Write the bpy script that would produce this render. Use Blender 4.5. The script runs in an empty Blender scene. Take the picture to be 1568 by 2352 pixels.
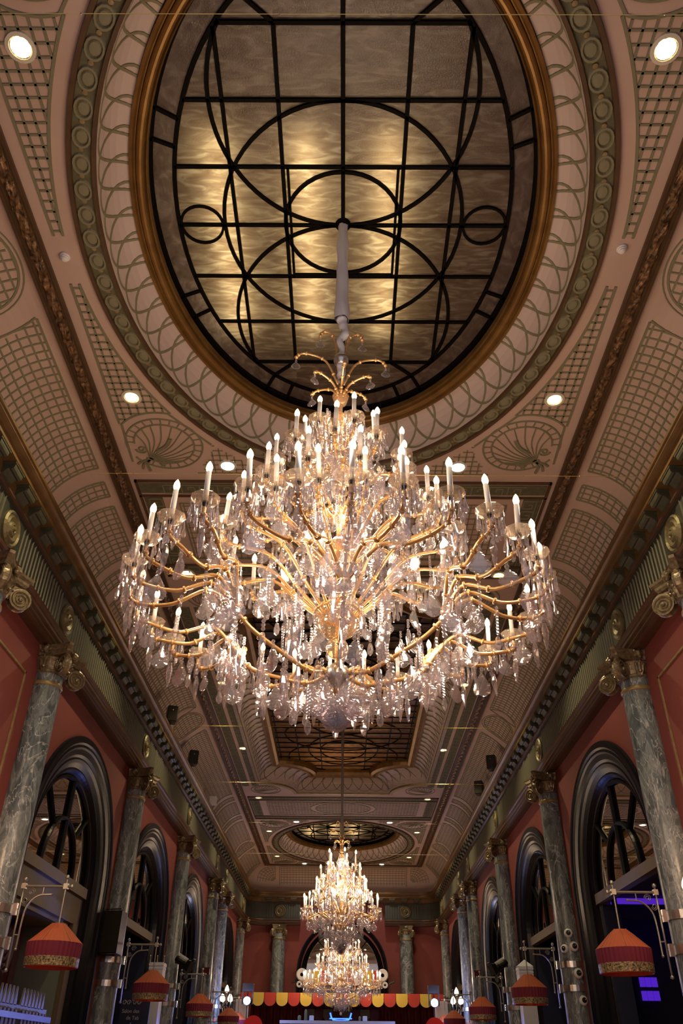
import bpy, bmesh, math, random
from mathutils import Vector, Matrix
from mathutils.geometry import tessellate_polygon
PI = math.pi
random.seed(7)
sc = bpy.context.scene
COL = sc.collection

# ------------------------------------------------------------------ camera
CZ = 1.6                      # eye height; the heights below ("h") are measured from the eye
CX = 0.075
F = 1802.0
cam = bpy.data.cameras.new('camera'); camo = bpy.data.objects.new('camera', cam); COL.objects.link(camo)
yv = Vector((4, -1269, 1802)).normalized()          # hall axis seen in camera space (right, up, forward)
zv = Vector((30, 2558, 1802)).normalized()          # vertical
zv = (zv - yv * zv.dot(yv)).normalized()
xv = Vector((yv.y*zv.z-yv.z*zv.y, yv.z*zv.x-yv.x*zv.z, yv.x*zv.y-yv.y*zv.x))
if xv.x < 0: xv = -xv
right = Vector((xv.x, yv.x, zv.x)); up = Vector((xv.y, yv.y, zv.y)); fwd = Vector((xv.z, yv.z, zv.z))
M3 = Matrix((right, up, -fwd)).transposed()
camo.matrix_world = Matrix.Translation((CX, 0, CZ)) @ M3.to_4x4()
cam.sensor_fit = 'HORIZONTAL'; cam.sensor_width = 36; cam.lens = 36 * F / 1568
cam.clip_end = 200; cam.clip_start = .05
sc.camera = camo

# ------------------------------------------------------------------ world, exposure, lights
w = bpy.data.worlds.new('world'); sc.world = w; w.use_nodes = True
w.node_tree.nodes['Background'].inputs[0].default_value = (.55, .50, .56, 1)
w.node_tree.nodes['Background'].inputs[1].default_value = .75
sc.view_settings.view_transform = 'Standard'; sc.view_settings.look = 'None'
sc.view_settings.gamma = 1; sc.view_settings.use_curve_mapping = False
sc.view_settings.exposure = 0.12
try:
    c = sc.cycles
    c.max_bounces = 5; c.diffuse_bounces = 3; c.glossy_bounces = 3; c.transmission_bounces = 4; c.transparent_max_bounces = 14
    c.sample_clamp_indirect = 3; c.caustics_reflective = False; c.caustics_refractive = False
    c.use_denoising = True; c.use_adaptive_sampling = True; c.adaptive_threshold = .03
except Exception: pass

def plight(name, loc, power, color, r=.15):
    l = bpy.data.lights.new(name, 'POINT'); l.energy = power; l.color = color; l.shadow_soft_size = r
    o = bpy.data.objects.new(name, l); o.location = loc; COL.objects.link(o); return o
def spot(name, loc, target, power, color, angle=60, blend=.6, r=.05):
    l = bpy.data.lights.new(name, 'SPOT'); l.energy = power; l.color = color; l.spot_size = math.radians(angle); l.spot_blend = blend; l.shadow_soft_size = r
    o = bpy.data.objects.new(name, l); o.location = loc; COL.objects.link(o)
    o.rotation_euler = (Vector(target) - Vector(loc)).to_track_quat('-Z', 'Y').to_euler(); return o
def arealight(name, loc, target, power, color, sx, sy):
    l = bpy.data.lights.new(name, 'AREA'); l.energy = power; l.color = color; l.shape = 'RECTANGLE'; l.size = sx; l.size_y = sy
    o = bpy.data.objects.new(name, l); o.location = loc; COL.objects.link(o)
    o.rotation_euler = (Vector(target) - Vector(loc)).to_track_quat('-Z', 'Y').to_euler(); return o

# hall dimensions (metres; MID is the middle of the hall's length)
MID = 21.55
HC = 8.0; YC1, YC2 = 6.06, 37.04
COLY = [2.67, 9.12, 11.87, 18.325, 24.775, 31.225, 33.98, 40.43]
CX_COL = 4.72; XW = 4.84; XF = 4.65; YF = 42.4; YW = 42.75
Y0 = -1.5

WARM = (1.0, .74, .50); WHITE = (1, .88, .72); YEL = (1, .85, .35)
# ceiling downlights: (x, y, big)
DL = []
for y in (3.6, 8.45, 13.5, 19.0, 24.1, 29.6, 34.65, 39.5): DL += [(-3.1, y, 0), (3.1, y, 0)]
for y in (10.05, 33.05, 41.1): DL += [(-1.88, y, 1), (1.88, y, 1)]
for x, y, b in DL:
    if b: spot('downlight_beam', (x, y, CZ+HC-.06), (x, y, 0), 170, WHITE, 110, .7, .07)
    else: spot('downlight_beam', (x, y, CZ+HC-.06), (x*1.36, y+.25, 0), 300, (1, .82, .42), 112, .8, .07)
# lights above the stained glass
for yc in (YC1, YC2):
    for x in (-1.5, -.45, .55):
        arealight('tube_above_glass', (x, yc+.3, CZ+9.0), (x, yc+.3, CZ+8), 30, (1, .86, .46), .1, 3.0)
arealight('tube_above_glass', (0, MID+.6, CZ+9.6), (0, MID+.6, CZ+8), 45, (1, .62, .25), 1.6, 3.0)
arealight('tube_above_glass', (-.2, MID+5.2, CZ+9.6), (-.2, MID+5.2, CZ+8), 30, (1, .62, .25), 1.6, 2.4)
# blue stage light low in the hall, purple light in the side room
for s in (-1, 1):
    spot('stage_light_beam', (s*1.0, 34.5, CZ+.6), (s*5.0, 18.5, CZ+.5), 2200, (.18, .26, 1), 36, .9, .2)
    spot('stage_light_beam', (s*2.0, 26.0, CZ-.6), (s*5.2, 16.5, CZ+.5), 2200, (.18, .26, 1), 40, .9, .2)
plight('side_room_light', (7.2, 15.3, CZ+1.2), .8, (.45, .12, 1), .3)

# ------------------------------------------------------------------ materials
def mat(name, color, rough=.6, metal=0., noise=None, bump=0., spec=.5, nscale=8., coat=0.):
    m = bpy.data.materials.new(name); m.use_nodes = True
    n = m.node_tree.nodes; l = m.node_tree.links; b = n['Principled BSDF']
    b.inputs['Base Color'].default_value = (*color, 1); b.inputs['Roughness'].default_value = rough
    b.inputs['Metallic'].default_value = metal; b.inputs['Specular IOR Level'].default_value = spec
    b.inputs['Coat Weight'].default_value = coat
    if noise or bump:
        tc = n.new('ShaderNodeTexCoord'); nz = n.new('ShaderNodeTexNoise')
        nz.inputs['Scale'].default_value = nscale; nz.inputs['Detail'].default_value = 5
        l.new(tc.outputs['Object'], nz.inputs['Vector'])
        if noise:
            r = n.new('ShaderNodeValToRGB'); r.color_ramp.elements[0].position = .35; r.color_ramp.elements[1].position = .68
            r.color_ramp.elements[0].color = (*color, 1); r.color_ramp.elements[1].color = (*noise, 1)
            l.new(nz.outputs['Fac'], r.inputs['Fac']); l.new(r.outputs['Color'], b.inputs['Base Color'])
        if bump:
            bp = n.new('ShaderNodeBump'); bp.inputs['Strength'].default_value = bump; bp.inputs['Distance'].default_value = .02
            l.new(nz.outputs['Fac'], bp.inputs['Height']); l.new(bp.outputs['Normal'], b.inputs['Normal'])
    return m
def emit(name, color, s):
    m = bpy.data.materials.new(name); m.use_nodes = True; n = m.node_tree.nodes
    b = n['Principled BSDF']; b.inputs['Base Color'].default_value = (*color, 1)
    b.inputs['Emission Color'].default_value = (*color, 1); b.inputs['Emission Strength'].default_value = s
    m.cycles.emission_sampling = 'NONE'
    return m
def glassy(name, tint, gloss, fac, rough=.06, body=.14):
    m = bpy.data.materials.new(name); m.use_nodes = True; n = m.node_tree.nodes; l = m.node_tree.links
    n.remove(n['Principled BSDF']); out = n['Material Output']
    t = n.new('ShaderNodeBsdfTransparent'); t.inputs[0].default_value = (*tint, 1)
    g = n.new('ShaderNodeBsdfGlossy'); g.inputs[0].default_value = (*gloss, 1); g.inputs['Roughness'].default_value = rough
    lw = n.new('ShaderNodeLayerWeight'); lw.inputs[0].default_value = fac
    mx = n.new('ShaderNodeMixShader'); l.new(lw.outputs['Facing'], mx.inputs[0]); l.new(t.outputs[0], mx.inputs[1]); l.new(g.outputs[0], mx.inputs[2])
    tr = n.new('ShaderNodeBsdfTranslucent'); tr.inputs[0].default_value = (*gloss, 1); di = n.new('ShaderNodeBsdfDiffuse'); di.inputs[0].default_value = (*gloss, 1)
    bd = n.new('ShaderNodeMixShader'); bd.inputs[0].default_value = .5; l.new(tr.outputs[0], bd.inputs[1]); l.new(di.outputs[0], bd.inputs[2])
    m2 = n.new('ShaderNodeMixShader'); m2.inputs[0].default_value = body; l.new(mx.outputs[0], m2.inputs[1]); l.new(bd.outputs[0], m2.inputs[2])
    l.new(m2.outputs[0], out.inputs[0]); return m

MT = {}
MT['plaster'] = mat('plaster', (.52, .375, .315), .75, noise=(.57, .42, .36), nscale=1.5)
MT['plaster_cove'] = mat('plaster_cove', (.56, .455, .43), .75)
MT['green'] = mat('green_relief', (.215, .20, .125), .7)
MT['olive'] = mat('olive_field', (.125, .125, .07), .7, noise=(.10, .09, .05), nscale=14)
MT['brown'] = mat('brown_gloss', (.075, .042, .02), .45, noise=(.10, .055, .025), nscale=6)
MT['archi'] = mat('architrave_brown', (.06, .028, .02), .4, noise=(.085, .04, .022), nscale=5)
MT['rope'] = mat('carved_bronze', (.03, .018, .01), .4, .3, noise=(.30, .16, .07), bump=1., nscale=17)
MT['gold'] = mat('aged_gold', (.28, .155, .045), .4, .55, noise=(.20, .105, .03), nscale=4)
MT['goldpale'] = mat('pale_gilding', (.34, .26, .13), .42, .35, noise=(.24, .17, .08), nscale=12)
MT['cap'] = mat('capital_gilding', (.24, .19, .115), .36, .4, noise=(.12, .085, .05), bump=.25, nscale=24)
MT['medal'] = mat('medallion_bronze', (.15, .12, .06), .5, .3, noise=(.11, .085, .04), nscale=12)
MT['frieze'] = mat('frieze_metal', (.033, .036, .032), .5, .2, noise=(.045, .045, .036), nscale=5)
MT['flute'] = mat('flute_metal', (.16, .15, .115), .4, .3)
MT['modil'] = mat('modillion_bronze', (.05, .052, .036), .45, .15, noise=(.075, .07, .045), nscale=10)
MT['corn'] = mat('cornice_gilt', (.12, .065, .025), .4, .3, noise=(.17, .095, .035), nscale=3)
MT['wall'] = mat('wall_terracotta', (.185, .038, .032), .75, noise=(.16, .031, .031), nscale=1.2)
MT['frame'] = mat('dark_lacquer', (.006, .006, .010), .3, spec=.14)
MT['framebrown'] = mat('brown_joinery', (.085, .052, .02), .55, noise=(.10, .062, .025), nscale=5)
MT['came'] = mat('dark_leading', (.003, .002, .002), .7, spec=.1)
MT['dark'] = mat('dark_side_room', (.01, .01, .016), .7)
MT['greypanel'] = mat('grey_painted_panel', (.13, .14, .12), .7)
MT['floor'] = mat('floor_wood', (.42, .27, .19), .35, noise=(.34, .2, .13), nscale=3)
MT['silver'] = mat('silver', (.55, .55, .56), .25, .9)
MT['steel'] = mat('brass_steel', (.50, .49, .47), .25, .9)
MT['rod'] = mat('lamp_rod_silver', (.33, .31, .27), .35, .7)
MT['black'] = mat('black_plastic', (.008, .008, .01), .35)
MT['amber'] = mat('amber_glass_arm', (.78, .47, .20), .2, .55, coat=.3)
MT['candle'] = mat('candle_white', (.82, .80, .80), .4)
MT['socket'] = mat('socket_black', (.02, .015, .01), .4)
MT['bulb'] = emit('bulb_glow', (1, .70, .34), 9)
MT['bulbbase'] = mat('bulb_base', (.9, .86, .8), .3)
MT['crystal'] = glassy('crystal', (.93, .91, .93), (.93, .93, 1), .47, .04, .07)
MT['crystalwarm'] = glassy('crystal_amber', (.97, .85, .68), (1, .86, .66), .5)
MT['panglass'] = glassy('drip_pan_glass', (.95, .90, .84), (1, .92, .82), .5, .1, .10)
MT['sleeve'] = mat('grey_silk', (.68, .68, .76), .45)
MT['sleevedark'] = mat('dull_grey_silk', (.20, .17, .16), .6)
MT['lamp_disc'] = emit('downlight_disc', (1, .80, .34), 4)
MT['lamp_white'] = emit('downlight_disc_white', (.95, 1, .9), 14)
MT['whitering'] = mat('downlight_trim', (.7, .65, .55), .4)
MT['white'] = mat('white_plastic', (.72, .68, .68), .45)
MT['orange'] = mat('orange_pleated_silk', (.36, .072, .026), .8)
MT['crimson'] = mat('crimson_pleated_silk', (.17, .013, .04), .8)
MT['trimlace'] = mat('gold_lace', (.05, .035, .02), .45, .3, noise=(.5, .38, .2), bump=.8, nscale=42)
MT['coral'] = mat('coral_lining', (.55, .07, .04), .7)
MT['curtain'] = mat('burgundy_curtain', (.06, .004, .018), .6)
MT['redcurtain'] = mat('dark_red_curtain', (.10, .004, .010), .7)
MT['awnr'] = mat('awning_red', (.60, .06, .045), .6); MT['awny'] = mat('awning_yellow', (.85, .60, .10), .6)
MT['whitefab'] = mat('white_cloth', (.62, .62, .72), .6)
MT['navy'] = mat('navy_panel', (.012, .014, .045), .5)
MT['text'] = mat('pale_lettering', (.45, .45, .5), .5)
MT['eyewhite'] = mat('eye_white', (.75, .75, .8), .3)
MT['mirror'] = mat('mirror_glass', (.62, .54, .46), .02, 1.)
MT['spotglow'] = emit('stage_lens', (.45, .6, 1), 40)
MT['flame'] = emit('frosted_flame_shade', (1, .75, .52), 3.2)
MT['blueglow'] = emit('blue_led', (.02, .08, 1), 6)
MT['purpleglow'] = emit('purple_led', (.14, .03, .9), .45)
MT['paleblue'] = mat('pale_blue_top', (.5, .6, 1.), .5)
MT['red'] = mat('bright_red', (.75, .01, .01), .35)
MT['cactus'] = mat('grey_green', (.12, .15, .14), .7)
MT['picket'] = mat('grey_picket', (.12, .10, .10), .5)
MT['tube'] = mat('blue_tube', (.2, .2, .42), .25, .7)
MT['wire'] = mat('brass_wire', (.6, .45, .15), .3, .8)

def marble():
    m = bpy.data.materials.new('grey_marble'); m.use_nodes = True; n = m.node_tree.nodes; l = m.node_tree.links; b = n['Principled BSDF']
    tc = n.new('ShaderNodeTexCoord'); mp = n.new('ShaderNodeMapping'); mp.inputs['Scale'].default_value = (1.6, 1.6, .55)
    oi = n.new('ShaderNodeObjectInfo'); ad = n.new('ShaderNodeVectorMath'); ad.operation = 'ADD'
    mu = n.new('ShaderNodeMath'); mu.operation = 'MULTIPLY'; mu.inputs[1].default_value = 40; l.new(oi.outputs['Random'], mu.inputs[0])
    l.new(tc.outputs['Object'], ad.inputs[0]); l.new(mu.outputs[0], ad.inputs[1]); l.new(ad.outputs[0], mp.inputs[0])
    mp.inputs['Rotation'].default_value = (.5, .4, 0)
    n1 = n.new('ShaderNodeTexNoise'); n1.inputs['Scale'].default_value = 2.2; n1.inputs['Detail'].default_value = 9; n1.inputs['Distortion'].default_value = 2.2; n1.inputs['Roughness'].default_value = .62
    l.new(mp.outputs[0], n1.inputs['Vector'])
    r = n.new('ShaderNodeValToRGB'); e = r.color_ramp.elements
    e[0].position = .3; e[0].color = (.04, .052, .065, 1); e[1].position = .78; e[1].color = (.36, .39, .42, 1)
    x = e.new(.47); x.color = (.10, .12, .14, 1); x = e.new(.52); x.color = (.20, .225, .25, 1); x = e.new(.58); x.color = (.12, .14, .16, 1)
    l.new(n1.outputs['Fac'], r.inputs['Fac'])
    n2 = n.new('ShaderNodeTexNoise'); n2.inputs['Scale'].default_value = 1.1; n2.inputs['Detail'].default_value = 8; n2.inputs['Distortion'].default_value = 4
    l.new(mp.outputs[0], n2.inputs['Vector'])
    r2 = n.new('ShaderNodeValToRGB'); e = r2.color_ramp.elements; e[0].position = .485; e[0].color = (0, 0, 0, 1); e[1].position = .515; e[1].color = (0, 0, 0, 1); x = e.new(.5); x.color = (1, 1, 1, 1)
    l.new(n2.outputs['Fac'], r2.inputs['Fac'])
    mx = n.new('ShaderNodeMix'); mx.data_type = 'RGBA'; l.new(r2.outputs['Color'], mx.inputs['Factor']); l.new(r.outputs['Color'], mx.inputs['A']); mx.inputs['B'].default_value = (.42, .44, .46, 1)
    l.new(mx.outputs['Result'], b.inputs['Base Color']); b.inputs['Roughness'].default_value = .3
    return m
MT['marble'] = marble()

def opal(name, c1, c2, c3, sx, sy):
    """streaky opalescent glass, translucent to the light above, glossy below"""
    m = bpy.data.materials.new(name); m.use_nodes = True; n = m.node_tree.nodes; l = m.node_tree.links
    n.remove(n['Principled BSDF']); out = n['Material Output']
    tc = n.new('ShaderNodeTexCoord'); mp = n.new('ShaderNodeMapping'); mp.inputs['Scale'].default_value = (sx, sy, 1)
    oi = n.new('ShaderNodeObjectInfo'); ad = n.new('ShaderNodeVectorMath'); ad.operation = 'ADD'
    l.new(tc.outputs['Object'], ad.inputs[0]); l.new(oi.outputs['Random'], ad.inputs[1]); l.new(ad.outputs[0], mp.inputs[0])
    nz = n.new('ShaderNodeTexNoise'); nz.inputs['Scale'].default_value = 2.6; nz.inputs['Detail'].default_value = 9; nz.inputs['Distortion'].default_value = 1.3
    l.new(mp.outputs[0], nz.inputs['Vector'])
    r = n.new('ShaderNodeValToRGB'); e = r.color_ramp.elements; e[0].position = .3; e[0].color = (*c1, 1); e[1].position = .72; e[1].color = (*c3, 1); x = e.new(.5); x.color = (*c2, 1)
    l.new(nz.outputs['Fac'], r.inputs['Fac'])
    t = n.new('ShaderNodeBsdfTranslucent'); d = n.new('ShaderNodeBsdfDiffuse'); g = n.new('ShaderNodeBsdfGlossy'); g.inputs['Roughness'].default_value = .05
    bp = n.new('ShaderNodeBump'); bp.inputs['Strength'].default_value = .55; bp.inputs['Distance'].default_value = .01
    n2 = n.new('ShaderNodeTexNoise'); n2.inputs['Scale'].default_value = 60; n2.inputs['Detail'].default_value = 4
    l.new(tc.outputs['Object'], n2.inputs['Vector']); l.new(n2.outputs['Fac'], bp.inputs['Height']); l.new(bp.outputs['Normal'], g.inputs['Normal'])
    l.new(r.outputs['Color'], t.inputs[0]); l.new(r.outputs['Color'], d.inputs[0])
    a = n.new('ShaderNodeMixShader'); a.inputs[0].default_value = .42; l.new(t.outputs[0], a.inputs[1]); l.new(d.outputs[0], a.inputs[2])
    b = n.new('ShaderNodeMixShader'); b.inputs[0].default_value = .055; l.new(a.outputs[0], b.inputs[1]); l.new(g.outputs[0], b.inputs[2])
    l.new(b.outputs[0], out.inputs[0]); return m
MT['opal'] = opal('opal_glass', (.13, .085, .06), (.20, .145, .11), (.38, .31, .25), .9, 3.4)
MT['opalring'] = opal('opal_glass_border', (.14, .095, .08), (.20, .145, .13), (.34, .27, .24), 2.2, 1.6)
MT['opalbrown'] = opal('opal_glass_brown', (.10, .055, .03), (.17, .09, .045), (.32, .19, .10), 1.2, 5.5)

# ------------------------------------------------------------------ helpers
def link(name, me, m=None, parent=None, loc=None, rot=None, kind=None, label=None, cat=None, group=None, smooth=False):
    if not isinstance(me, bpy.types.Mesh):
        bm = me; me = bpy.data.meshes.new(name); bm.normal_update(); bm.to_mesh(me); bm.free()
        if smooth:
            for p in me.polygons: p.use_smooth = True
    if m is not None and not me.materials: me.materials.append(MT[m] if isinstance(m, str) else m)
    o = bpy.data.objects.new(name, me); COL.objects.link(o)
    if parent is not None: o.parent = parent
    if loc is not None: o.location = loc
    if rot is not None: o.rotation_euler = rot
    tag(o, label, cat, group, kind); return o
def tag(o, label=None, cat=None, group=None, kind=None):
    if label: o['label'] = label
    if cat: o['category'] = cat
    if group: o['group'] = group
    if kind: o['kind'] = kind
    return o
def empty(name, loc=(0, 0, 0), rz=0, label=None, cat=None, group=None, kind=None):
    o = bpy.data.objects.new(name, None); COL.objects.link(o); o.location = loc; o.rotation_euler = (0, 0, rz); o.empty_display_size = .1
    return tag(o, label, cat, group, kind)
def copy_tree(o, parent=None):
    c = o.copy(); COL.objects.link(c); c.parent = parent
    for ch in list(o.children): copy_tree(ch, c)
    return c
def BM(): return bmesh.new()
def box(bm, x0, x1, y0, y1, z0, z1):
    v = [bm.verts.new(p) for p in ((x0,y0,z0),(x1,y0,z0),(x1,y1,z0),(x0,y1,z0),(x0,y0,z1),(x1,y0,z1),(x1,y1,z1),(x0,y1,z1))]
    for f in ((0,3,2,1),(4,5,6,7),(0,1,5,4),(1,2,6,5),(2,3,7,6),(3,0,4,7)): bm.faces.new([v[i] for i in f])
    return v
def lathe(bm, prof, seg=12, M=None, sx=1, sy=1, close=True, wob=None):
    rings = []
    for i, (r, z) in enumerate(prof):
        if r < 1e-5: rings.append([bm.verts.new((0, 0, z))]); continue
        ring = []
        for k in range(seg):
            a = 2*PI*k/seg; rr = r*(wob(k, i) if wob else 1)
            ring.append(bm.verts.new((rr*sx*math.cos(a), rr*sy*math.sin(a), z)))
        rings.append(ring)
    for a, b in zip(rings, rings[1:]):
        for k in range(seg):
            j = (k+1) % seg
            if len(a) == 1 and len(b) == 1: continue
            if len(a) == 1: bm.faces.new((a[0], b[j], b[k]))
            elif len(b) == 1: bm.faces.new((a[k], a[j], b[0]))
            else: bm.faces.new((a[k], a[j], b[j], b[k]))
    if M is not None:
        vs = [v for r in rings for v in r]
        bmesh.ops.transform(bm, matrix=M, verts=vs)
    return rings
def tube(bm, pts, r, seg=6, cap=True):
    pts = [Vector(p) for p in pts]; rings = []
    n = len(pts); up0 = None
    for i, p in enumerate(pts):
        t = (pts[min(i+1, n-1)] - pts[max(i-1, 0)]).normalized()
        if up0 is None:
            up0 = Vector((0, 0, 1)) if abs(t.z) < .9 else Vector((1, 0, 0))
        s = t.cross(up0).normalized(); u = s.cross(t).normalized(); up0 = u
        rr = r[i] if isinstance(r, (list, tuple)) else r
        rings.append([bm.verts.new(p + s*rr*math.cos(2*PI*k/seg) + u*rr*math.sin(2*PI*k/seg)) for k in range(seg)])
    for a, b in zip(rings, rings[1:]):
        for k in range(seg): bm.faces.new((a[k], a[(k+1) % seg], b[(k+1) % seg], b[k]))
    if cap and n > 1:
        bm.faces.new(rings[0][::-1]); bm.faces.new(rings[-1])
def ball(bm, c, r, seg=8, rg=5, sz=1.):
    lathe(bm, [(r*math.sin(PI*i/rg), -r*sz*math.cos(PI*i/rg)) for i in range(rg+1)], seg, Matrix.Translation(c))
def bez(p, n):
    """Catmull-Rom through the points"""
    p = [Vector(q) for q in p]; P = [2*p[0]-p[1]] + p + [2*p[-1]-p[-2]]; out = []
    for i in range(1, len(P)-2):
        for k in range(n):
            t = k/n; a, b, c, d = P[i-1], P[i], P[i+1], P[i+2]
            out.append(.5*((2*b) + (c-a)*t + (2*a-5*b+4*c-d)*t*t + (3*b-a-3*c+d)*t**3))
    out.append(p[-1]); return out
def poly_holes(bm, outer, holes, f3):
    loops = [[Vector((x, y, 0)) for x, y in outer]] + [[Vector((x, y, 0)) for x, y in h] for h in holes]
    tris = tessellate_polygon(loops); flat = [p for L in loops for p in L]
    vs = [bm.verts.new(f3(p.x, p.y)) for p in flat]
    for t in tris:
        try: bm.faces.new([vs[i] for i in t])
        except ValueError: pass
def ribbon(bm, pts, wd, th, surf, closed=False):
    """raised strip along pts (2-D parameters); surf(u, v) -> (point, normal)"""
    n = len(pts); rows = []
    for i in range(n):
        if closed: a, b = pts[i-1], pts[(i+1) % n]
        else: a, b = pts[max(i-1, 0)], pts[min(i+1, n-1)]
        dx, dy = b[0]-a[0], b[1]-a[1]; L = math.hypot(dx, dy) or 1; nx, ny = -dy/L*wd/2, dx/L*wd/2
        u, v = pts[i]; row = []
        for s, t in ((1, 0), (.8, 1), (-.8, 1), (-1, 0)):
            p, nn = surf(u+nx*s, v+ny*s); row.append(bm.verts.new(Vector(p)+Vector(nn)*(th*t)))
        rows.append(row)
    rng = range(n if closed else n-1)
    for i in rng:
        a, b = rows[i], rows[(i+1) % n]
        for k in range(3): bm.faces.new((a[k], a[k+1], b[k+1], b[k]))
def field(bm, inside, u0, u1, v0, v1, du, dv, wd, th, surf, st=.05, au=0, av=0):
    """lattice of strips inside a region"""
    u = u0 + du*.5
    def runs(f, a, b):
        n = max(2, int((b-a)/st)); cur = []; res = []
        for i in range(n+1):
            t = a+(b-a)*i/n; p = f(t)
            if inside(*p): cur.append(p)
            else:
                if len(cur) > 1: res.append(cur)
                cur = []
        if len(cur) > 1: res.append(cur)
        return res
    def thin(r, keep):
        return r if keep else [r[0], r[-1]]
    while u < u1:
        for r in runs(lambda t: (u, t), v0, v1): ribbon(bm, thin(r, av), wd, th, surf)
        u += du
    v = v0 + dv*.5
    while v < v1:
        for r in runs(lambda t: (t, v), u0, u1): ribbon(bm, thin(r, au), wd, th, surf)
        v += dv
def ell(a, b, n, cx=0, cy=0, a0=0, a1=2*PI, close=False):
    m = n if not close else n+1
    return [(cx+a*math.cos(a0+(a1-a0)*i/n), cy+b*math.sin(a0+(a1-a0)*i/n)) for i in range(m)]
Zc = CZ + HC
def ceil_s(u, v): return (u, v, Zc), (0, 0, -1)

# ------------------------------------------------------------------ ceiling
EA, EB = 2.83, 3.93           # opening of the oval coves at ceiling level
def notch(xs, ys, r, cy, n=8):
    """rectangle with concave quarter-round corners"""
    pts = []
    for sx, sy, a0 in ((1, 1, PI*1.5), (-1, 1, 0), (-1, -1, PI*.5), (1, -1, PI)):
        cx_, cy_ = sx*xs, cy+sy*ys
        seg = [(cx_ + r*math.cos(a0 - PI/2*i/n), cy_ + r*math.sin(a0 - PI/2*i/n)) for i in range(n+1)]
        pts += seg
    return pts
RX, RY, RR = 2.88, 7.3, 1.25
ceil_o = empty('ceiling', (0, 0, 0), kind='structure')
bm = BM()
NE = 72
poly_holes(bm, [(-3.86, Y0), (3.86, Y0), (3.86, 41.6), (-3.86, 41.6)], [ell(EA, EB, NE, 0, YC1), ell(EA, EB, NE, 0, YC2), notch(RX, RY, RR, MID)], lambda x, y: (x, y, Zc))
link('flat_plaster', bm, 'plaster', ceil_o)
# big cove along the sides and the end
def cove_pt(t): return .95*math.sin(t), -1.05*(1-math.cos(t))     # outward, down
def side_surf(s):
    def f(u, v):          # u = arc distance from the flat, v = y
        t = u/1.0; dx, dz = cove_pt(t)
        nx, nz = -math.sin(t)/.95, -math.cos(t)/1.05; L = math.hypot(nx, nz)
        return (s*(3.86+dx), v, Zc+dz), (s*nx/L, 0, nz/L)
    return f
def end_surf(u, v):       # u = arc distance, v = x
    t = u/1.0; dx, dz = cove_pt(t); nx, nz = -math.sin(t)/.95, -math.cos(t)/1.05; L = math.hypot(nx, nz)
    return (v, 41.6+dx, Zc+dz), (0, nx/L, nz/L)
bm = BM(); NT = 14
prof = [cove_pt(PI/2*i/NT) for i in range(NT+1)]
path = lambda d: [(-3.86-d, Y0), (-3.86-d, 41.6+d), (3.86+d, 41.6+d), (3.86+d, Y0)]
rows = [[bm.verts.new((x, y, Zc+dz)) for x, y in path(d)] for d, dz in prof]
for a, b in zip(rows, rows[1:]):
    for k in range(3): bm.faces.new((a[k], a[k+1], b[k+1], b[k]))
link('cove', bm, 'plaster', ceil_o, smooth=False)

# cove lattice panels
def ok_panel(y0, y1, w0, w1, oy=None, orad=None):
    def f(u, v):
        if not (w0 <= u <= w1 and y0 <= v <= y1): return False
        if oy is not None and (v-oy)**2 + ((u-.62)*1.15)**2 < orad**2: return False
        return True
    return f
panels = []
for m in (0, 1):
    mm = (lambda y: y) if m == 0 else (lambda y: 2*MID-y)
    for y0, y1, o in ((YC1+.35, 10.13, 1), (10.5, 10.92, 0), (11.2, 12.85, 0), (13.15, 13.57, 0), (13.95, MID-.82, 2), (YC1-4.1, YC1-.35, 1)):
        a, b = sorted((mm(y0), mm(y1))); panels.append((a, b, {0: None, 1: mm(YC1), 2: MID}[o]))
for s, side in ((-1, 'left'), (1, 'right')):
    sf = side_surf(s)
    bm = BM()
    for y0, y1, oy in panels:
        fn = ok_panel(y0, y1, .17, 1.3, oy, 1.02)
        ny = max(2, round((y1-y0)/.15)); d = (y1-y0)/ny
        field(bm, fn, .17, 1.3, y0, y1, .137, d, .028, .012, sf, .06, au=1, av=0)
        # border
        for e in (y0, y1):
            run = [(.17+1.13*i/12, e) for i in range(13)]; run = [p for p in run if fn(p[0], min(max(p[1], y0), y1))]
            if len(run) > 1: ribbon(bm, run, .035, .014, sf)
        run = [(.17, y0+(y1-y0)*i/60) for i in range(61)]; run = [p for p in run if fn(*p)]
        ribbon(bm, [run[0], run[-1]], .035, .014, sf)
        if oy is not None:
            arc = [(.62+1.02/1.15*math.sin(a), oy+1.02*math.cos(a)) for a in [PI*i/24 for i in range(-24, 25)]]
            arc = [p for p in arc if .17 <= p[0] <= 1.3 and y0 <= p[1] <= y1]
            if len(arc) > 1: ribbon(bm, arc, .035, .014, sf)
    for oy in (YC1, MID, YC2):
        fn = lambda u, v: (v-oy)**2 + ((u-.62)*1.3)**2 < .62**2
        field(bm, fn, .1, 1.2, oy-.65, oy+.65, .125, .14, .028, .012, sf, .05, au=1)
        ribbon(bm, [(.62+.62/1.3*math.sin(a), oy+.62*math.cos(a)) for a in [2*PI*i/40 for i in range(40)]], .035, .014, sf, True)
        ribbon(bm, [(.62+.70/1.3*math.sin(a), oy+.70*math.cos(a)) for a in [2*PI*i/40 for i in range(40)]], .02, .012, sf, True)
    link('cove_lattice', bm, 'green', ceil_o, kind='stuff')
bm = BM()
fn = lambda u, v: .2 < u < 1.3 and abs(v) < 3.15
field(bm, fn, .2, 1.3, -3.15, 3.15, .13, .15, .022, .012, end_surf, .06, av=0, au=1)
for x in (-3.15, 3.15): ribbon(bm, [(.2+.11*i, x) for i in range(11)], .035, .014, end_surf)
ribbon(bm, [(.2, -3.15), (.2, 3.15)], .035, .014, end_surf)
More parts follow.
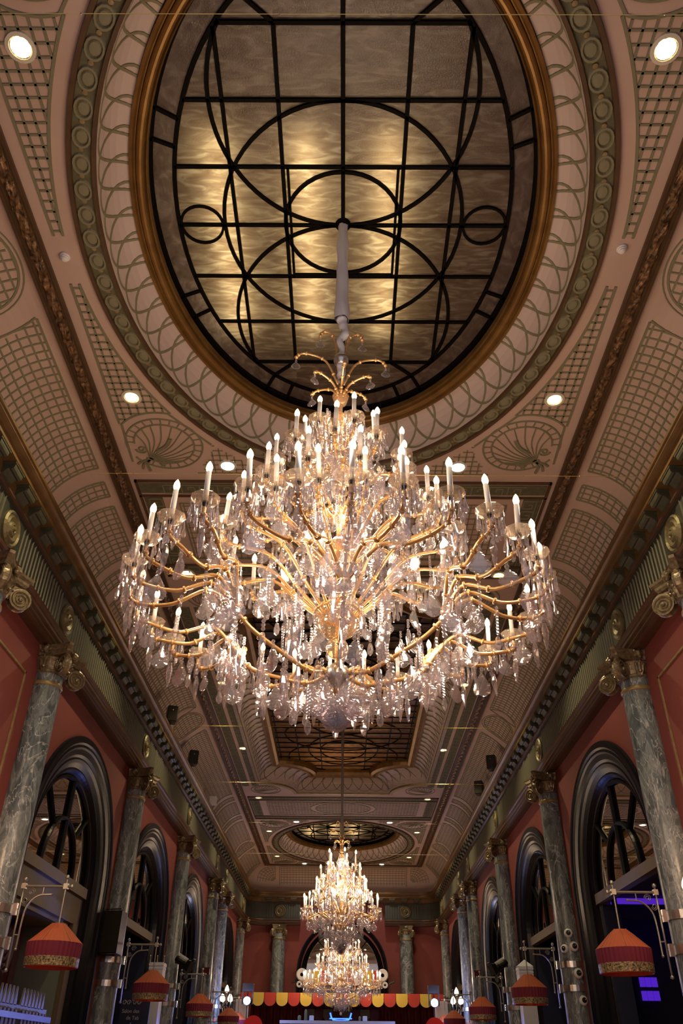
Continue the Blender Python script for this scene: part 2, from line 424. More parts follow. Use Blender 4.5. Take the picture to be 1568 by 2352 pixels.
for s in (-1, 1):       # corner fans
    sf = side_surf(s)
    lim = lambda u: .95*math.sin(u)-.04
    for surf_, base, sg in ((end_surf, 3.36*s, s), (sf, 41.1, 1)):
        for rr in (.2, .34, .48, .62, .76, .9):
            P = [(1.12-rr*math.cos(a), rr*math.sin(a)) for a in [PI/2*i/14 for i in range(15)]]
            P = [p for p in P if .12 < p[0] and p[1] < lim(p[0])+.5]
            if len(P) > 1: ribbon(bm, [(u_, base+sg*v_) for u_, v_ in P], .022, .012, surf_)
        for k in range(7):
            a = PI/2*k/7; P = [(1.12-r_*math.cos(a), r_*math.sin(a)) for r_ in [.1+.08*q for q in range(11)]]
            P = [p for p in P if .12 < p[0] and p[1] < lim(p[0])+.5]
            if len(P) > 1: ribbon(bm, [(u_, base+sg*v_) for u_, v_ in P], .022, .012, surf_)
link('end_cove_lattice', bm, 'green', ceil_o, kind='stuff')

# carved band: dark mouldings with a raised rope of leaves
for s in (-1, 1):
    bm = BM(); box(bm, s*3.70-.125, s*3.70+.125, Y0, 41.42, Zc-.05, Zc+.02)
    box(bm, s*3.58-.02, s*3.58+.02, Y0, 41.42, Zc-.075, Zc-.045); box(bm, s*3.82-.02, s*3.82+.02, Y0, 41.42, Zc-.075, Zc-.045)
    link('dark_band', bm, 'brown', ceil_o)
    bm = BM(); n = 420
    rows = []
    for i in range(n+1):
        y = Y0 + (41.4-Y0)*i/n; row = []
        for k in range(6):
            a = PI*k/5; rr = .062*(1+.35*math.sin(i*1.9+k*1.7)*math.sin(k*PI/5))
            row.append(bm.verts.new((s*3.70+rr*math.cos(a), y, Zc-.05-rr*.75*math.sin(a))))
        rows.append(row)
    for a, b in zip(rows, rows[1:]):
        for k in range(5): bm.faces.new((a[k], b[k], b[k+1], a[k+1]))
    link('carved_leaf_rope', bm, 'rope', ceil_o)
bm = BM(); box(bm, -3.58, 3.58, 41.3, 41.45, Zc-.06, Zc+.02); link('dark_band', bm, 'brown', ceil_o)

# oval coves, roundel band, gilded frame, stained glass
def ellipse_perim_pts(a, b, n):
    """n points evenly spaced along an ellipse -> list of angles"""
    N = 1440; L = [0]; P = ell(a, b, N, close=True)
    for p, q in zip(P, P[1:]): L.append(L[-1]+math.hypot(q[0]-p[0], q[1]-p[1]))
    res = []; j = 0
    for k in range(n):
        t = L[-1]*k/n
        while L[j+1] < t: j += 1
        res.append(2*PI*(j+(t-L[j])/(L[j+1]-L[j]))/N)
    return res
def ring_strip(bm, a1, b1, h1, a2, b2, h2, n, cy):
    P = ell(a1, b1, n, 0, cy); Q = ell(a2, b2, n, 0, cy)
    A = [bm.verts.new((x, y, CZ+h1)) for x, y in P]; B = [bm.verts.new((x, y, CZ+h2)) for x, y in Q]
    for k in range(n): bm.faces.new((A[k], A[(k+1) % n], B[(k+1) % n], B[k]))
def clip_poly(poly, cl):
    """convex clip (cl counter-clockwise)"""
    out = poly
    for i in range(len(cl)):
        a, b = cl[i], cl[(i+1) % len(cl)]; inp = out; out = []
        if not inp: break
        def sd(p): return (b[0]-a[0])*(p[1]-a[1])-(b[1]-a[1])*(p[0]-a[0])
        for j in range(len(inp)):
            p, q = inp[j-1], inp[j]; sp, sq = sd(p), sd(q)
            if sq >= 0:
                if sp < 0: t = sp/(sp-sq); out.append((p[0]+(q[0]-p[0])*t, p[1]+(q[1]-p[1])*t))
                out.append(q)
            elif sp >= 0: t = sp/(sp-sq); out.append((p[0]+(q[0]-p[0])*t, p[1]+(q[1]-p[1])*t))
    return out
def slab(bm, poly, z0, z1, cx=0, cy=0):
    a = [bm.verts.new((x-cx, y-cy, z0)) for x, y in poly]; b = [bm.verts.new((x-cx, y-cy, z1)) for x, y in poly]
    n = len(poly); bm.faces.new(a[::-1]); bm.faces.new(b)
    for k in range(n): bm.faces.new((a[k], a[(k+1) % n], b[(k+1) % n], b[k]))
bm0 = BM()      # shared roundel mesh: an egg with a raised ring
lathe(bm0, [(.075, 0), (.06, -.012), (0, -.016)], 12, sx=.85, sy=1.1)
lathe(bm0, [(.125, 0), (.115, -.022), (.092, -.022), (.085, 0)], 14, sx=.85, sy=1.1)
me_roundel = bpy.data.meshes.new('roundel'); bm0.to_mesh(me_roundel); bm0.free(); me_roundel.materials.append(MT['green'])
HG = 8.75
def oval_skylight(cy, idx, ropes=True):
    # cove with interlaced arches
    bm = BM(); N = 96; K = 6; NSEG = 22
    def prof_at(v):     # v 0..1 : outer (ceiling) -> inner (frame)
        t = v*PI/2; return -.27*(1-math.cos(t)), .5*math.sin(t)
    def surf(th, v):
        d, dz = prof_at(min(max(v, 0), 1)); a, b = EA+d, EB+d*1.05
        t = min(max(v, 0), 1)*PI/2; nr, nz = -math.cos(t)*.9, -math.sin(t)*.55
        L = math.hypot(nr, nz); x, y = a*math.cos(th), b*math.sin(th)
        return (x, cy+y, Zc+dz), (nr*math.cos(th)/L, nr*math.sin(th)/L, nz/L)
    rows = [[bm.verts.new(surf(2*PI*k/N, j/K)[0]) for k in range(N)] for j in range(K+1)]
    for a, b in zip(rows, rows[1:]):
        for k in range(N): bm.faces.new((a[k], b[k], b[(k+1) % N], a[(k+1) % N]))
    link('oval_cove', bm, 'plaster_cove', ceil_o)
    bm = BM(); NA = 58; ang = ellipse_perim_pts(EA, EB, NA)
    def at(k):
        i = int(math.floor(k)); f = k-i; a = ang[i % NA]+2*PI*(i//NA); b = ang[(i+1) % NA]+2*PI*((i+1)//NA); return a+(b-a)*f
    for k in range(NA):
        pts = []
        for i in range(NSEG+1):
            t = PI*i/NSEG; pts.append((at(k-1.15*math.cos(t)+1), 1-.93*math.sin(t)))
        # strips in angular space: width handled by 3-D offset
        P = [Vector(surf(u, v)[0]) for u, v in pts]; Nn = [Vector(surf(u, v)[1]) for u, v in pts]; rws = []
        for i in range(NSEG+1):
            t = (P[min(i+1, NSEG)]-P[max(i-1, 0)]).normalized(); s_ = t.cross(Nn[i]).normalized()*.019
            rws.append([bm.verts.new(P[i]+s_), bm.verts.new(P[i]+s_*.8+Nn[i]*.012), bm.verts.new(P[i]-s_*.8+Nn[i]*.012), bm.verts.new(P[i]-s_)])
        for a, b in zip(rws, rws[1:]):
            for q in range(3): bm.faces.new((a[q], a[q+1], b[q+1], b[q]))
    link('interlaced_arches', bm, 'green', ceil_o, kind='stuff')
    # band with roundels
    bm = BM()
    for (r0, r1, hh) in ((2.83, 2.885, .05), (3.085, 3.15, .05)):
        dd = EB-EA
        ring_strip(bm, r0, r0+dd, HC, r0+.01, r0+dd+.01, HC-hh, 120, cy); ring_strip(bm, r0+.01, r0+dd+.01, HC-hh, r1-.01, r1+dd-.01, HC-hh, 120, cy); ring_strip(bm, r1-.01, r1+dd-.01, HC-hh, r1, r1+dd, HC, 120, cy)
    link('oval_band_moulding', bm, 'brown', ceil_o)
    bm = BM(); ring_strip(bm, 2.88, 3.98, HC-.012, 3.09, 4.19, HC-.012, 120, cy); link('oval_band_field', bm, 'olive', ceil_o)
    n = 70; a_, b_ = 2.985, 4.085
    for th in ellipse_perim_pts(a_, b_, n):
        link('roundel', me_roundel, None, ceil_o, (a_*math.cos(th), cy+b_*math.sin(th), Zc-.012), (0, 0, math.atan2(b_*math.cos(th), -a_*math.sin(th))-PI/2))
    bm = BM()
    for th in [x+.045 for x in ellipse_perim_pts(a_, b_, n)]:
        lathe(bm, [(.032, 0), (.028, -.016), (0, -.018)], 8, Matrix.Translation((a_*math.cos(th), cy+b_*math.sin(th), Zc-.012)))
    link('small_bosses', bm, 'goldpale', ceil_o, kind='stuff')
    # gilded frame: bulging profile
    bm = BM(); pr = [(2.57, 8.5), (2.565, 8.46), (2.53, 8.455), (2.51, 8.49), (2.50, 8.49)]
    for i in range(7):
        t = PI*i/6; pr.append((2.445+.05*math.cos(t), 8.5-.055*math.sin(t)))
    pr += [(2.39, 8.52), (2.375, 8.50), (2.36, 8.53), (2.36, 8.62)]
    for p, q in zip(pr, pr[1:]): ring_strip(bm, p[0], p[0]+1.04, p[1], q[0], q[0]+1.04, q[1], 110, cy)
    link('gilded_oval_frame', bm, 'gold', ceil_o, smooth=False)
    bm = BM(); ring_strip(bm, 2.36, 3.40, 8.62, 2.43, 3.47, 8.72, 90, cy); ring_strip(bm, 2.43, 3.47, 8.72, 2.43, 3.47, HG+.02, 90, cy)
    link('dark_recess', bm, 'came', ceil_o)
    # stained glass
    W = empty('window_%d' % idx, (0, cy, CZ+HG), kind='structure')
    a1, b1, a2, b2 = 2.08, 3.08, 2.43, 3.47
    clp = ell(a1, b1, 64); R = .792
    xs = [-2.2, -1.347, -.72, 0, .72, 1.347, 2.2]; ys = [-3.4, -3*R, -2*R, -R, 0, R, 2*R, 3*R, 3.4]
    for x0, x1 in zip(xs, xs[1:]):
        for y0, y1 in zip(ys, ys[1:]):
            p = clip_poly([(x0, y0), (x1, y0), (x1, y1), (x0, y1)], clp)
            if len(p) < 3: continue
            ar = abs(sum(p[i-1][0]*p[i][1]-p[i][0]*p[i-1][1] for i in range(len(p))))/2
            if ar < .01: continue
            cx_, cy_ = sum(q[0] for q in p)/len(p), sum(q[1] for q in p)/len(p)
            bm = BM(); z = random.uniform(-.003, .003)
            vs = [bm.verts.new((q[0]-cx_, q[1]-cy_, 0)) for q in p]; bm.faces.new(vs)
            link('pane', bm, 'opal', W, (cx_, cy_, z), (random.uniform(-.004, .004), random.uniform(-.004, .004), 0))
    def th_at(y): return math.asin(max(-1, min(1, y/3.27)))
    cuts = sorted([s1 + t for s1, t in ((0, th_at(-1.45)), (0, th_at(-1.10)), (0, th_at(1.10)), (0, th_at(1.45)), (0, th_at(2.82)), (0, th_at(3.03)))] + [PI-th_at(v) for v in (-1.45, -1.10, 1.10, 1.45, 2.82, 3.03)] + [-th_at(2.82), -th_at(3.03), PI+th_at(2.82), PI+th_at(3.03)])
    cuts = sorted(set(round(c % (2*PI), 5) for c in cuts))
    for i, c0 in enumerate(cuts):
        c1 = cuts[(i+1) % len(cuts)]; c1 = c1 + 2*PI if c1 < c0 else c1
        n = max(2, int((c1-c0)/.09)); bm = BM()
        A = [bm.verts.new((a1*math.cos(c0+(c1-c0)*k/n), b1*math.sin(c0+(c1-c0)*k/n), 0)) for k in range(n+1)]
        B = [bm.verts.new((a2*math.cos(c0+(c1-c0)*k/n), b2*math.sin(c0+(c1-c0)*k/n), 0)) for k in range(n+1)]
        for k in range(n): bm.faces.new((A[k], B[k], B[k+1], A[k+1]))
        link('border_pane', bm, 'opalring', W, (0, 0, 0))
    def flat(u, v): return (u, v, -.01), (0, 0, -1)
    bw = .05
    def bar(pts, wd=bw, closed=False):
        bm = BM(); ribbon(bm, pts, wd, .03, flat, closed); link('leading_bar', bm, 'came', W)
    bar(ell(a1, b1, 90), .055, True); bar(ell(a2-.05, b2-.05, 90), .10, True)
    for k in range(-3, 4):
        x = a1*math.sqrt(max(0, 1-(k*R/b1)**2)); bar([(-x, k*R), (x, k*R)])
    for x in (.72, 1.347):
        y = b1*math.sqrt(1-(x/a1)**2)
        yy = 3*R if x < 1 else y
        for s in (-1, 1): bar([(s*x, -yy), (s*x, yy)])
    bar([(0, -b1), (0, b1)])
    for sx_ in (-.66, .66): bar([(sx_, -R), (sx_, R)], .035)
    bar([(-.66, R-.03), (.66, R-.03)], .035)
    for s in (-1, 1):
        for t in (-1, 1): bar([(s*.72, t*3*R), (s*1.06, t*2.66)])
    bar(ell(1.50, 1.584, 64), bw, True); bar(ell(.73, .73, 40), bw, True)
    for s in (-1, 1): bar(ell(.265, .265, 28, s*1.79, 0), .035, True)
    for s in (-1, 1):
        P = [p for p in ell(1.50, 1.584, 80, 0, s*1.584, -PI/2*s-PI+.0, -PI/2*s+PI, True)]
        P = [p for p in P if (p[0]/a1)**2+(p[1]/b1)**2 <= 1.0]
        bar(P)
    for c in cuts: bar([(a1*math.cos(c), b1*math.sin(c)), (a2*math.cos(c), b2*math.sin(c))])
    bm = BM(); lathe(bm, [(.0, -.06), (.07, -.055), (.1, -.02), (.1, .02)], 14); link('ceiling_hub', bm, 'came', W)
    # unseen dark box added above, keeps world light off the glass
    bm = BM(); box(bm, -2.7, 2.7, -3.8, 3.8, .1, 1.3)
    bm.faces.ensure_lookup_table(); bmesh.ops.delete(bm, geom=[bm.faces[0]], context='FACES_ONLY')
    link('world_light_shield', bm, 'framebrown', W)
    return W
oval_skylight(YC1, 1); oval_skylight(YC2, 2)

# notched rectangular skylight in the middle
def loft(bm, P, h1, Q, h2):
    A = [bm.verts.new((x, y, CZ+h1)) for x, y in P]; B = [bm.verts.new((x, y, CZ+h2)) for x, y in Q]; n = len(P)
    for k in range(n): bm.faces.new((A[k], A[(k+1) % n], B[(k+1) % n], B[k]))
def nt(d, n=8): return notch(RX-d, RY-d, RR, MID, n)
bm = BM(); K = 5; PR = [(.42*(1-math.cos(PI/2*i/K)), 8+.45*math.sin(PI/2*i/K)) for i in range(K+1)]
for a, b in zip(PR, PR[1:]): loft(bm, nt(a[0]), a[1], nt(b[0]), b[1])
link('notched_cove', bm, 'plaster_cove', ceil_o)
# interlaced scallops on its cove
def along(P, step):
    n = len(P); L = [0]
    for i in range(n): q = P[(i+1) % n]; L.append(L[-1]+math.hypot(q[0]-P[i][0], q[1]-P[i][1]))
    m = int(L[-1]/step); res = []; j = 0
    for k in range(m):
        t = L[-1]*k/m
        while L[j+1] < t: j += 1
        f = (t-L[j])/(L[j+1]-L[j] or 1); res.append((j, f))
    return res
def pt_on(P, jf): j, f = jf; p, q = P[j % len(P)], P[(j+1) % len(P)]; return (p[0]+(q[0]-p[0])*f, p[1]+(q[1]-p[1])*f)
bm = BM(); S = along(nt(0), .40); prs = {}
def cv(v): t = min(max(v, 0), 1)*PI/2; return .42*(1-math.cos(t)), 8+.45*math.sin(t)
NP = {i: nt(cv(1-.93*math.sin(PI*i/10))[0]) for i in range(11)}
for k in range(len(S)):
    pts = []
    for i in range(11):
        t = PI*i/10; u = k + 1 - 1.1*math.cos(t); i0 = int(math.floor(u)); f = u-i0
        A = pt_on(NP[i], S[i0 % len(S)]); B = pt_on(NP[i], S[(i0+1) % len(S)])
        if math.hypot(A[0]-B[0], A[1]-B[1]) > .9: B = A
        pts.append(Vector((A[0]+(B[0]-A[0])*f, A[1]+(B[1]-A[1])*f, CZ+cv(1-.93*math.sin(t))[1]-.012)))
    tube(bm, pts, .014, 3, False)
link('interlaced_arches', bm, 'green', ceil_o, kind='stuff')
bm = BM()
for a, b, c, d in ((-.02, 8.0, -.03, 7.94), (-.03, 7.94, -.13, 7.94), (-.13, 7.94, -.14, 8.0)): loft(bm, nt(a), b, nt(c), d)
link('notched_band_moulding', bm, 'goldpale', ceil_o)
bm = BM()
for a, b in (((.42, 8.45), (.43, 8.38)), ((.43, 8.38), (.50, 8.37)), ((.50, 8.37), (.54, 8.42)), ((.54, 8.42), (.60, 8.36)), ((.60, 8.36), (.68, 8.40)), ((.68, 8.40), (.70, 8.5)), ((.70, 8.5), (.70, 8.62))):
    loft(bm, nt(a[0]), a[1], nt(b[0]), b[1])
link('gilded_notched_frame', bm, 'gold', ceil_o)
W3 = empty('window_3', (0, MID, CZ+8.62), kind='structure')
for x0, x1 in zip([-2.2, -1.5, -.75, 0, .75, 1.5], [-1.5, -.75, 0, .75, 1.5, 2.2]):
    for k in range(-14, 14):
        y0, y1 = k*.475, (k+1)*.475
        bm = BM(); vs = [bm.verts.new(p) for p in ((x0+.004, 0, 0), (x1-.004, 0, 0), (x1-.004, .468, 0), (x0+.004, .468, 0))]; bm.faces.new(vs)
        link('pane', bm, 'opalbrown', W3, (0, y0, random.uniform(-.003, .003)))
def flat3(u, v): return (u, v, -.01), (0, 0, -1)
def bar3(pts, wd=.035, closed=False):
    bm = BM(); ribbon(bm, pts, wd, .03, flat3, closed); link('leading_bar', bm, 'came', W3)
for x in (-1.5, -.75, .75, 1.5, -2.12, 2.12): bar3([(x, -6.6), (x, 6.6)])
for k in range(-13, 14): bar3([(-2.2, k*.475), (2.2, k*.475)], .018)
for y in (-4.5, -1.5, 1.5, 4.5): bar3(ell(1.15, 1.5, 48, 0, y), .03, True); bar3(ell(.75, .95, 40, 0, y), .03, True)
for y in (-5.2, -3, 0, 3, 5.2): bar3(ell(1.85, 1.5, 56, 0, y), .03, True)
bm = BM(); box(bm, -2.6, 2.6, -7.2, 7.2, .12, 1.2); bm.faces.ensure_lookup_table(); bmesh.ops.delete(bm, geom=[bm.faces[0]], context='FACES_ONLY'); link('world_light_shield', bm, 'framebrown', W3)  # unseen box added over the panes against light from the world

# relief on the flat: spandrel lattices, shells, key panels, side strips
bm = BM(); bs = BM()
def arc_pts(cx_, cy_, r, a0, a1, n=16): return [(cx_+r*math.cos(a0+(a1-a0)*i/n), cy_+r*math.sin(a0+(a1-a0)*i/n)) for i in range(n+1)]
def spiral(cx_, cy_, r0, a0, turns, sgn, n=18): return [(cx_+r0*(1-i/n*.85)*math.cos(a0+sgn*turns*2*PI*i/n), cy_+r0*(1-i/n*.85)*math.sin(a0+sgn*turns*2*PI*i/n)) for i in range(n+1)]
for cy in (YC1, YC2):
    for sx in (-1, 1):
        for sy in (-1, 1):
            if cy+sy*3 > 41.2: continue
            def sq(u, v, sx=sx, sy=sy, cy=cy): return (sx*u, cy+sy*v, Zc), (0, 0, -1)
            def ex(v): return 3.32*math.sqrt(max(0, 1-(v/4.42)**2))
            hx, hy = 2.82, 3.47
            ins = lambda u, v: ex(v) < u < 3.42 and .35 < v < 3.0 and math.hypot(u-hx, v-hy) > .74
            field(bm, ins, 2.4, 3.42, .35, 3.0, .122, .13, .03, .012, sq, .02)
            e = [(ex(.35+2.4*i/24), .35+2.4*i/24) for i in range(25)]; e = [p for p in e if p[0] <= 3.42 and math.hypot(p[0]-hx, p[1]-hy) > .72]
            ribbon(bm, e, .035, .014, sq); ribbon(bm, [(3.42, e[0][1]), (3.42, 2.98)], .035, .014, sq)
            a = [p for p in arc_pts(hx, hy, .74, PI, 2.2*PI, 40) if ex(p[1]) < p[0] < 3.42]
            if len(a) > 2: ribbon(bm, a, .035, .014, sq)
            # little triangle by the oval's tip
            ey = lambda u: 4.42*math.sqrt(max(0, 1-(u/3.32)**2))
            ins2 = lambda u, v: 1.35 < u < 2.3 and ey(u) < v < 4.2 and math.hypot(u-hx, v-hy) > .74
            field(bm, ins2, 1.35, 2.3, 3.2, 4.2, .115, .12, .02, .012, sq, .02)
            ribbon(bm, [(1.45, 4.2), (2.4, 4.2)], .03, .014, sq)
            # shell
            kx, ky = 3.12, 3.84
            ribbon(bs, arc_pts(hx, hy, .60, .55, 2*PI+.15, 48), .028, .016, sq); ribbon(bs, arc_pts(hx, hy, .47, .75, 2*PI-.05, 44), .028, .016, sq)
            for i in range(22):
                t = .8+(2*PI-.9)*i/21; ribbon(bs, [(hx+.47*math.cos(t), hy+.47*math.sin(t)), (hx+.6*math.cos(t), hy+.6*math.sin(t))], .02, .014, sq)
            for i in range(13):
                t = 1.25+(4.4)*i/12+.1; ex_, ey_ = hx+.47*math.cos(t), hy+.47*math.sin(t); mx, my = (kx+ex_)/2+.08*math.sin(t), (ky+ey_)/2-.08*math.cos(t)
                P = bez([(kx, ky, 0), (mx, my, 0), (ex_, ey_, 0)], 5); ribbon(bs, [(p.x, p.y) for p in P], .02, .014, sq)
            ribbon(bs, spiral(hx+.38, hy-.18+.3, .1, 0, 1.6, 1), .024, .02, sq); ribbon(bs, spiral(hx-.12+.2, hy+.44, .1, PI/2, 1.6, -1), .024, .02, sq)
            for dx, dy in ((.22, .12), (.05, .3), (.16, .24)):
                P = bez([(kx, ky, 0), (kx+dx*.5+.04, ky+dy*.5, 0), (kx+dx, ky+dy, 0)], 4); ribbon(bs, [(p.x, p.y) for p in P], .045, .025, sq)
            P = bez([(kx-.15, ky-.2, 0), (kx-.33, ky-.35, 0), (kx-.42, ky-.52, 0)], 4); ribbon(bs, [(p.x, p.y) for p in P], .07, .03, sq)
link('spandrel_lattice', bm, 'green', ceil_o, kind='stuff'); link('shell_relief', bs, 'green', ceil_o, kind='stuff')
bm = BM(); bk = BM(); bf = BM()
for m in (0, 1):
    y0, y1 = (10.45, 13.62) if m == 0 else (2*MID-13.62, 2*MID-10.45)
    X = 3.5; B = .42
    for x0, x1, a, b in ((-X, X, y0, y0+.05), (-X, X, y1-.05, y1), (-X, X, y0+B, y0+B+.04), (-X, X, y1-B-.04, y1-B), (-X, -X+.04, y0, y1), (X-.04, X, y0, y1)):
        box(bk, x0, x1, a, b, Zc-.03, Zc)
    box(bf, -X+.05, X-.05, y0+.1, y0+B-.05, Zc-.01, Zc); box(bf, -X+.05, X-.05, y1-B+.05, y1-.1, Zc-.01, Zc)
    for s in (-1, 1): box(bf, s*(X-.22)-.16, s*(X-.22)+.16, y0+B+.06, y1-B-.06, Zc-.01, Zc)
    # greek key
    def key(ox, oy, horiz, n, fl):
        u = .055
        pat = [(0, 0), (0, 4), (4, 4), (4, 1), (2, 1), (2, 2.4)]
        for i in range(n):
            P = [(q[0]*u, q[1]*u) for q in pat]; 
            P2 = []
            for a, b in P:
                a += i*5.6*u
                P2.append((ox+a, oy+b*fl) if horiz else (ox+b*fl, oy+a))
            for p, q in zip(P2, P2[1:]): ribbon(bm, [p, q], .024, .02, ceil_s)
            e = (ox+(i*5.6)*u, oy) if horiz else (ox, oy+(i*5.6)*u); g = (ox+(i+1)*5.6*u, oy) if horiz else (ox, oy+(i+1)*5.6*u)
            ribbon(bm, [e, g], .02, .02, ceil_s)
    key(-3.05, y0+.14, True, 20, 1); key(-3.05, y1-.14, True, 20, -1)
    key(-X+.14, y0+B+.12, False, 7, 1); key(X-.14, y0+B+.12, False, 7, -1)
    yc = (y0+y1)/2; ia, ib = 2.85, (y1-y0)/2-B-.25
    ins = lambda u, v: abs(u) < ia and abs(v-yc) < ib and ((u/1.25)**2+((v-yc)/(ib+.02))**2 > 1 or (u/1.05)**2+((v-yc)/(ib-.12))**2 < 1)
    field(bm, ins, -ia, ia, yc-ib, yc+ib, .12, .17, .02, .012, ceil_s, .03)
    for e in (1, -1): ribbon(bm, [(-ia, yc+e*ib), (ia, yc+e*ib)], .03, .014, ceil_s); ribbon(bm, [(e*ia, yc-ib), (e*ia, yc+ib)], .03, .014, ceil_s)
    ribbon(bm, ell(1.25, ib+.02, 40, 0, yc), .03, .014, ceil_s, True); ribbon(bm, ell(1.05, ib-.12, 40, 0, yc), .03, .014, ceil_s, True)
# strips beside the notched skylight
for s in (-1, 1):
    for x in (3.08, 3.42):
        box(bf, s*x-.12, s*x+.12, MID-6.6, MID+6.6, Zc-.01, Zc)
        n = 44
        for i in range(n): ribbon(bm, ell(.085, .11, 10, s*x, MID-6.5+13*i/(n-1)), .02, .018, ceil_s, True)
    for t in (-1, 1):   # notch shells
        hx, hy = 2.55, 7.15-.05
        def sq(u, v, s=s, t=t): return (s*u, MID+t*v, Zc), (0, 0, -1)
        ribbon(bm, arc_pts(2.75, 6.95+.1, .52, 0, 2*PI, 32), .024, .014, sq); ribbon(bm, arc_pts(2.75, 6.95+.1, .42, 0, 2*PI, 32), .02, .014, sq)
        for i in range(11): a = PI*1.05+PI*.9*i/10*1.1; ribbon(bm, [(2.75+.3, 7.35), (2.75+.42*math.cos(a), 7.05+.42*math.sin(a))], .018, .012, sq)
link('key_panel_relief', bm, 'green', ceil_o, kind='stuff'); link('key_panel_moulding', bk, 'brown', ceil_o); link('olive_strips', bf, 'olive', ceil_o)

# ------------------------------------------------------------------ entablature
def path_pts(d, seg=8, y0=Y0, r=.9):
    """inward offset d from the frieze line, right side -> end -> left side, with rounded inner corners"""
    x, y = XF-d, YF-d; rr = max(r-d*0, .05); P = [(x, y0), (x, y-rr)]
    for i in range(1, seg): a = PI/2*i/seg; P.append((x-rr+rr*math.cos(a), y-rr+rr*math.sin(a)))
    P.append((x-rr, y)); Q = [(-a, b) for a, b in P[::-1]]
    return P + Q
def sweep(bm, prof, pathf, skip=None):
    rows = [[bm.verts.new((x, y, CZ+h)) for x, y in pathf(d)] for d, h in prof]
    for a, b in zip(rows, rows[1:]):
        for k in range(len(a)-1):
            if skip and skip(k): continue
            bm.faces.new((a[k], a[k+1], b[k+1], b[k]))
def broken(d):
    P = path_pts(d); i = len(P)//2
    return P[:i] + [(2.05, YF-d), (-2.05, YF-d)] + P[i:]
ib = len(path_pts(0))//2
T1 = empty('trim_1', kind='structure')
bm = BM(); sweep(bm, [(-.19, 5.47), (-.05, 5.47), (.0, 5.48), (.0, 5.52), (.03, 5.53), (.03, 5.58), (.06, 5.59), (.06, 5.66), (.09, 5.68), (.10, 5.73), (.02, 5.75)], broken, lambda k: k == ib)
link('architrave', bm, 'archi', T1)
T2 = empty('trim_2', kind='structure')
bm = BM(); sweep(bm, [(.02, 5.74), (0, 5.76), (0, 6.45), (.03, 6.46)], broken, lambda k: k == ib); link('frieze_board', bm, 'frieze', T2)
bm = BM()
for s in (-1, 1): vs = [bm.verts.new(p) for p in ((s*2.05, YF+.01, CZ+5.47), (s*2.05, YW, CZ+5.47), (s*2.05, YW, CZ+6.45), (s*2.05, YF+.01, CZ+6.45))]; bm.faces.new(vs)
link('frieze_return', bm, 'frieze', T2)
# medallions over the columns, flutes between
def medallion_mesh():
    bm = BM(); pr = [(.27, 0), (.27, .03), (.24, .055), (.215, .03), (.19, .03), (.17, .06), (.14, .045), (.11, .03), (.09, .06), (.06, .07), (.045, .05), (.03, .09), (0, .10)]
    lathe(bm, pr, 24); me = bpy.data.meshes.new('medallion'); bm.to_mesh(me); bm.free(); me.materials.append(MT['medal']); return me
me_med = medallion_mesh()
meds = []
for y in COLY:
    for s in (-1, 1):
        if y > 1: meds.append((s, y)); link('medallion', me_med, None, T2, (s*XF, y, CZ+6.09), (0, -s*PI/2, 0))
for s in (-1, 1): link('medallion', me_med, None, T2, (s*3.05, YF, CZ+6.09), (PI/2, 0, 0))
bm = BM(); lathe(bm, [(.026, 0), (.022, .018), (0, .026)], 4)
bmesh.ops.delete(bm, geom=list(bm.verts), context='VERTS')
V = [bm.verts.new(p) for p in ((-.013, 0, -.30), (.013, 0, -.30), (.013, 0, .26), (-.013, 0, .26), (-.005, .018, -.30), (.005, .018, -.30), (.005, .018, .26), (-.005, .018, .26), (0, .022, .30))]
for f in ((0, 4, 7, 3), (4, 5, 6, 7), (5, 1, 2, 6), (0, 1, 5, 4), (3, 7, 8), (7, 6, 8), (6, 2, 8)): bm.faces.new([V[i] for i in f])
me_fl = bpy.data.meshes.new('flute'); bm.to_mesh(me_fl); me_fl.materials.append(MT['flute']); 
rest = BM(); cnt = 0
src = [v.co.copy() for v in bm.verts]; fcs = [[v.index for v in f.verts] for f in bm.faces]; bm.free()
y = 3.2; ys_f = []
while y < YF-.95:
    if min(abs(y-c) for c in COLY) > .34: ys_f.append(y)
    y += .118
for y in ys_f:
    for s in (-1, 1):
        rz = PI/2 if s > 0 else -PI/2
        if cnt < 300:
            link('flute', me_fl, None, T2, (s*XF, y, CZ+6.10), (0, 0, rz)); cnt += 1
        else:
            M = Matrix.Translation((s*XF, y, CZ+6.10)) @ Matrix.Rotation(rz, 4, 'Z'); vs = [rest.verts.new(M @ c) for c in src]
            for f in fcs: rest.faces.new([vs[i] for i in f])
x = 2.12
while x < XF-.9:
    if abs(x-3.05) > .34:
        for s in (-1, 1):
            M = Matrix.Translation((s*x, YF, CZ+6.10)) @ Matrix.Rotation(PI, 4, 'Z'); vs = [rest.verts.new(M @ c) for c in src]
            for f in fcs: rest.faces.new([vs[i] for i in f])
    x += .118
link('far_flutes', rest, 'flute', T2, kind='stuff')
T3 = empty('trim_3', kind='structure')
def pcorn(d): return path_pts(d, r=.75)
bm = BM(); sweep(bm, [(.0, 6.45), (.04, 6.46), (.05, 6.49), (.05, 6.66), (.245, 6.66), (.245, 6.70)], pcorn); link('cornice_soffit', bm, 'corn', T3)
bm = BM(); sweep(bm, [(.03, 6.44), (.065, 6.45), (.065, 6.475), (.045, 6.49)], pcorn); link('bed_moulding', bm, 'archi', T3)
bm = BM(); sweep(bm, [(.235, 6.66), (.24, 6.74), (.27, 6.745), (.275, 6.765), (.30, 6.775), (.33, 6.80), (.335, 6.83), (.355, 6.835), (.36, 6.87), (.34, 6.89), (.2, 6.90), (-.2, 6.92)], pcorn); link('crown_moulding', bm, 'corn', T3)
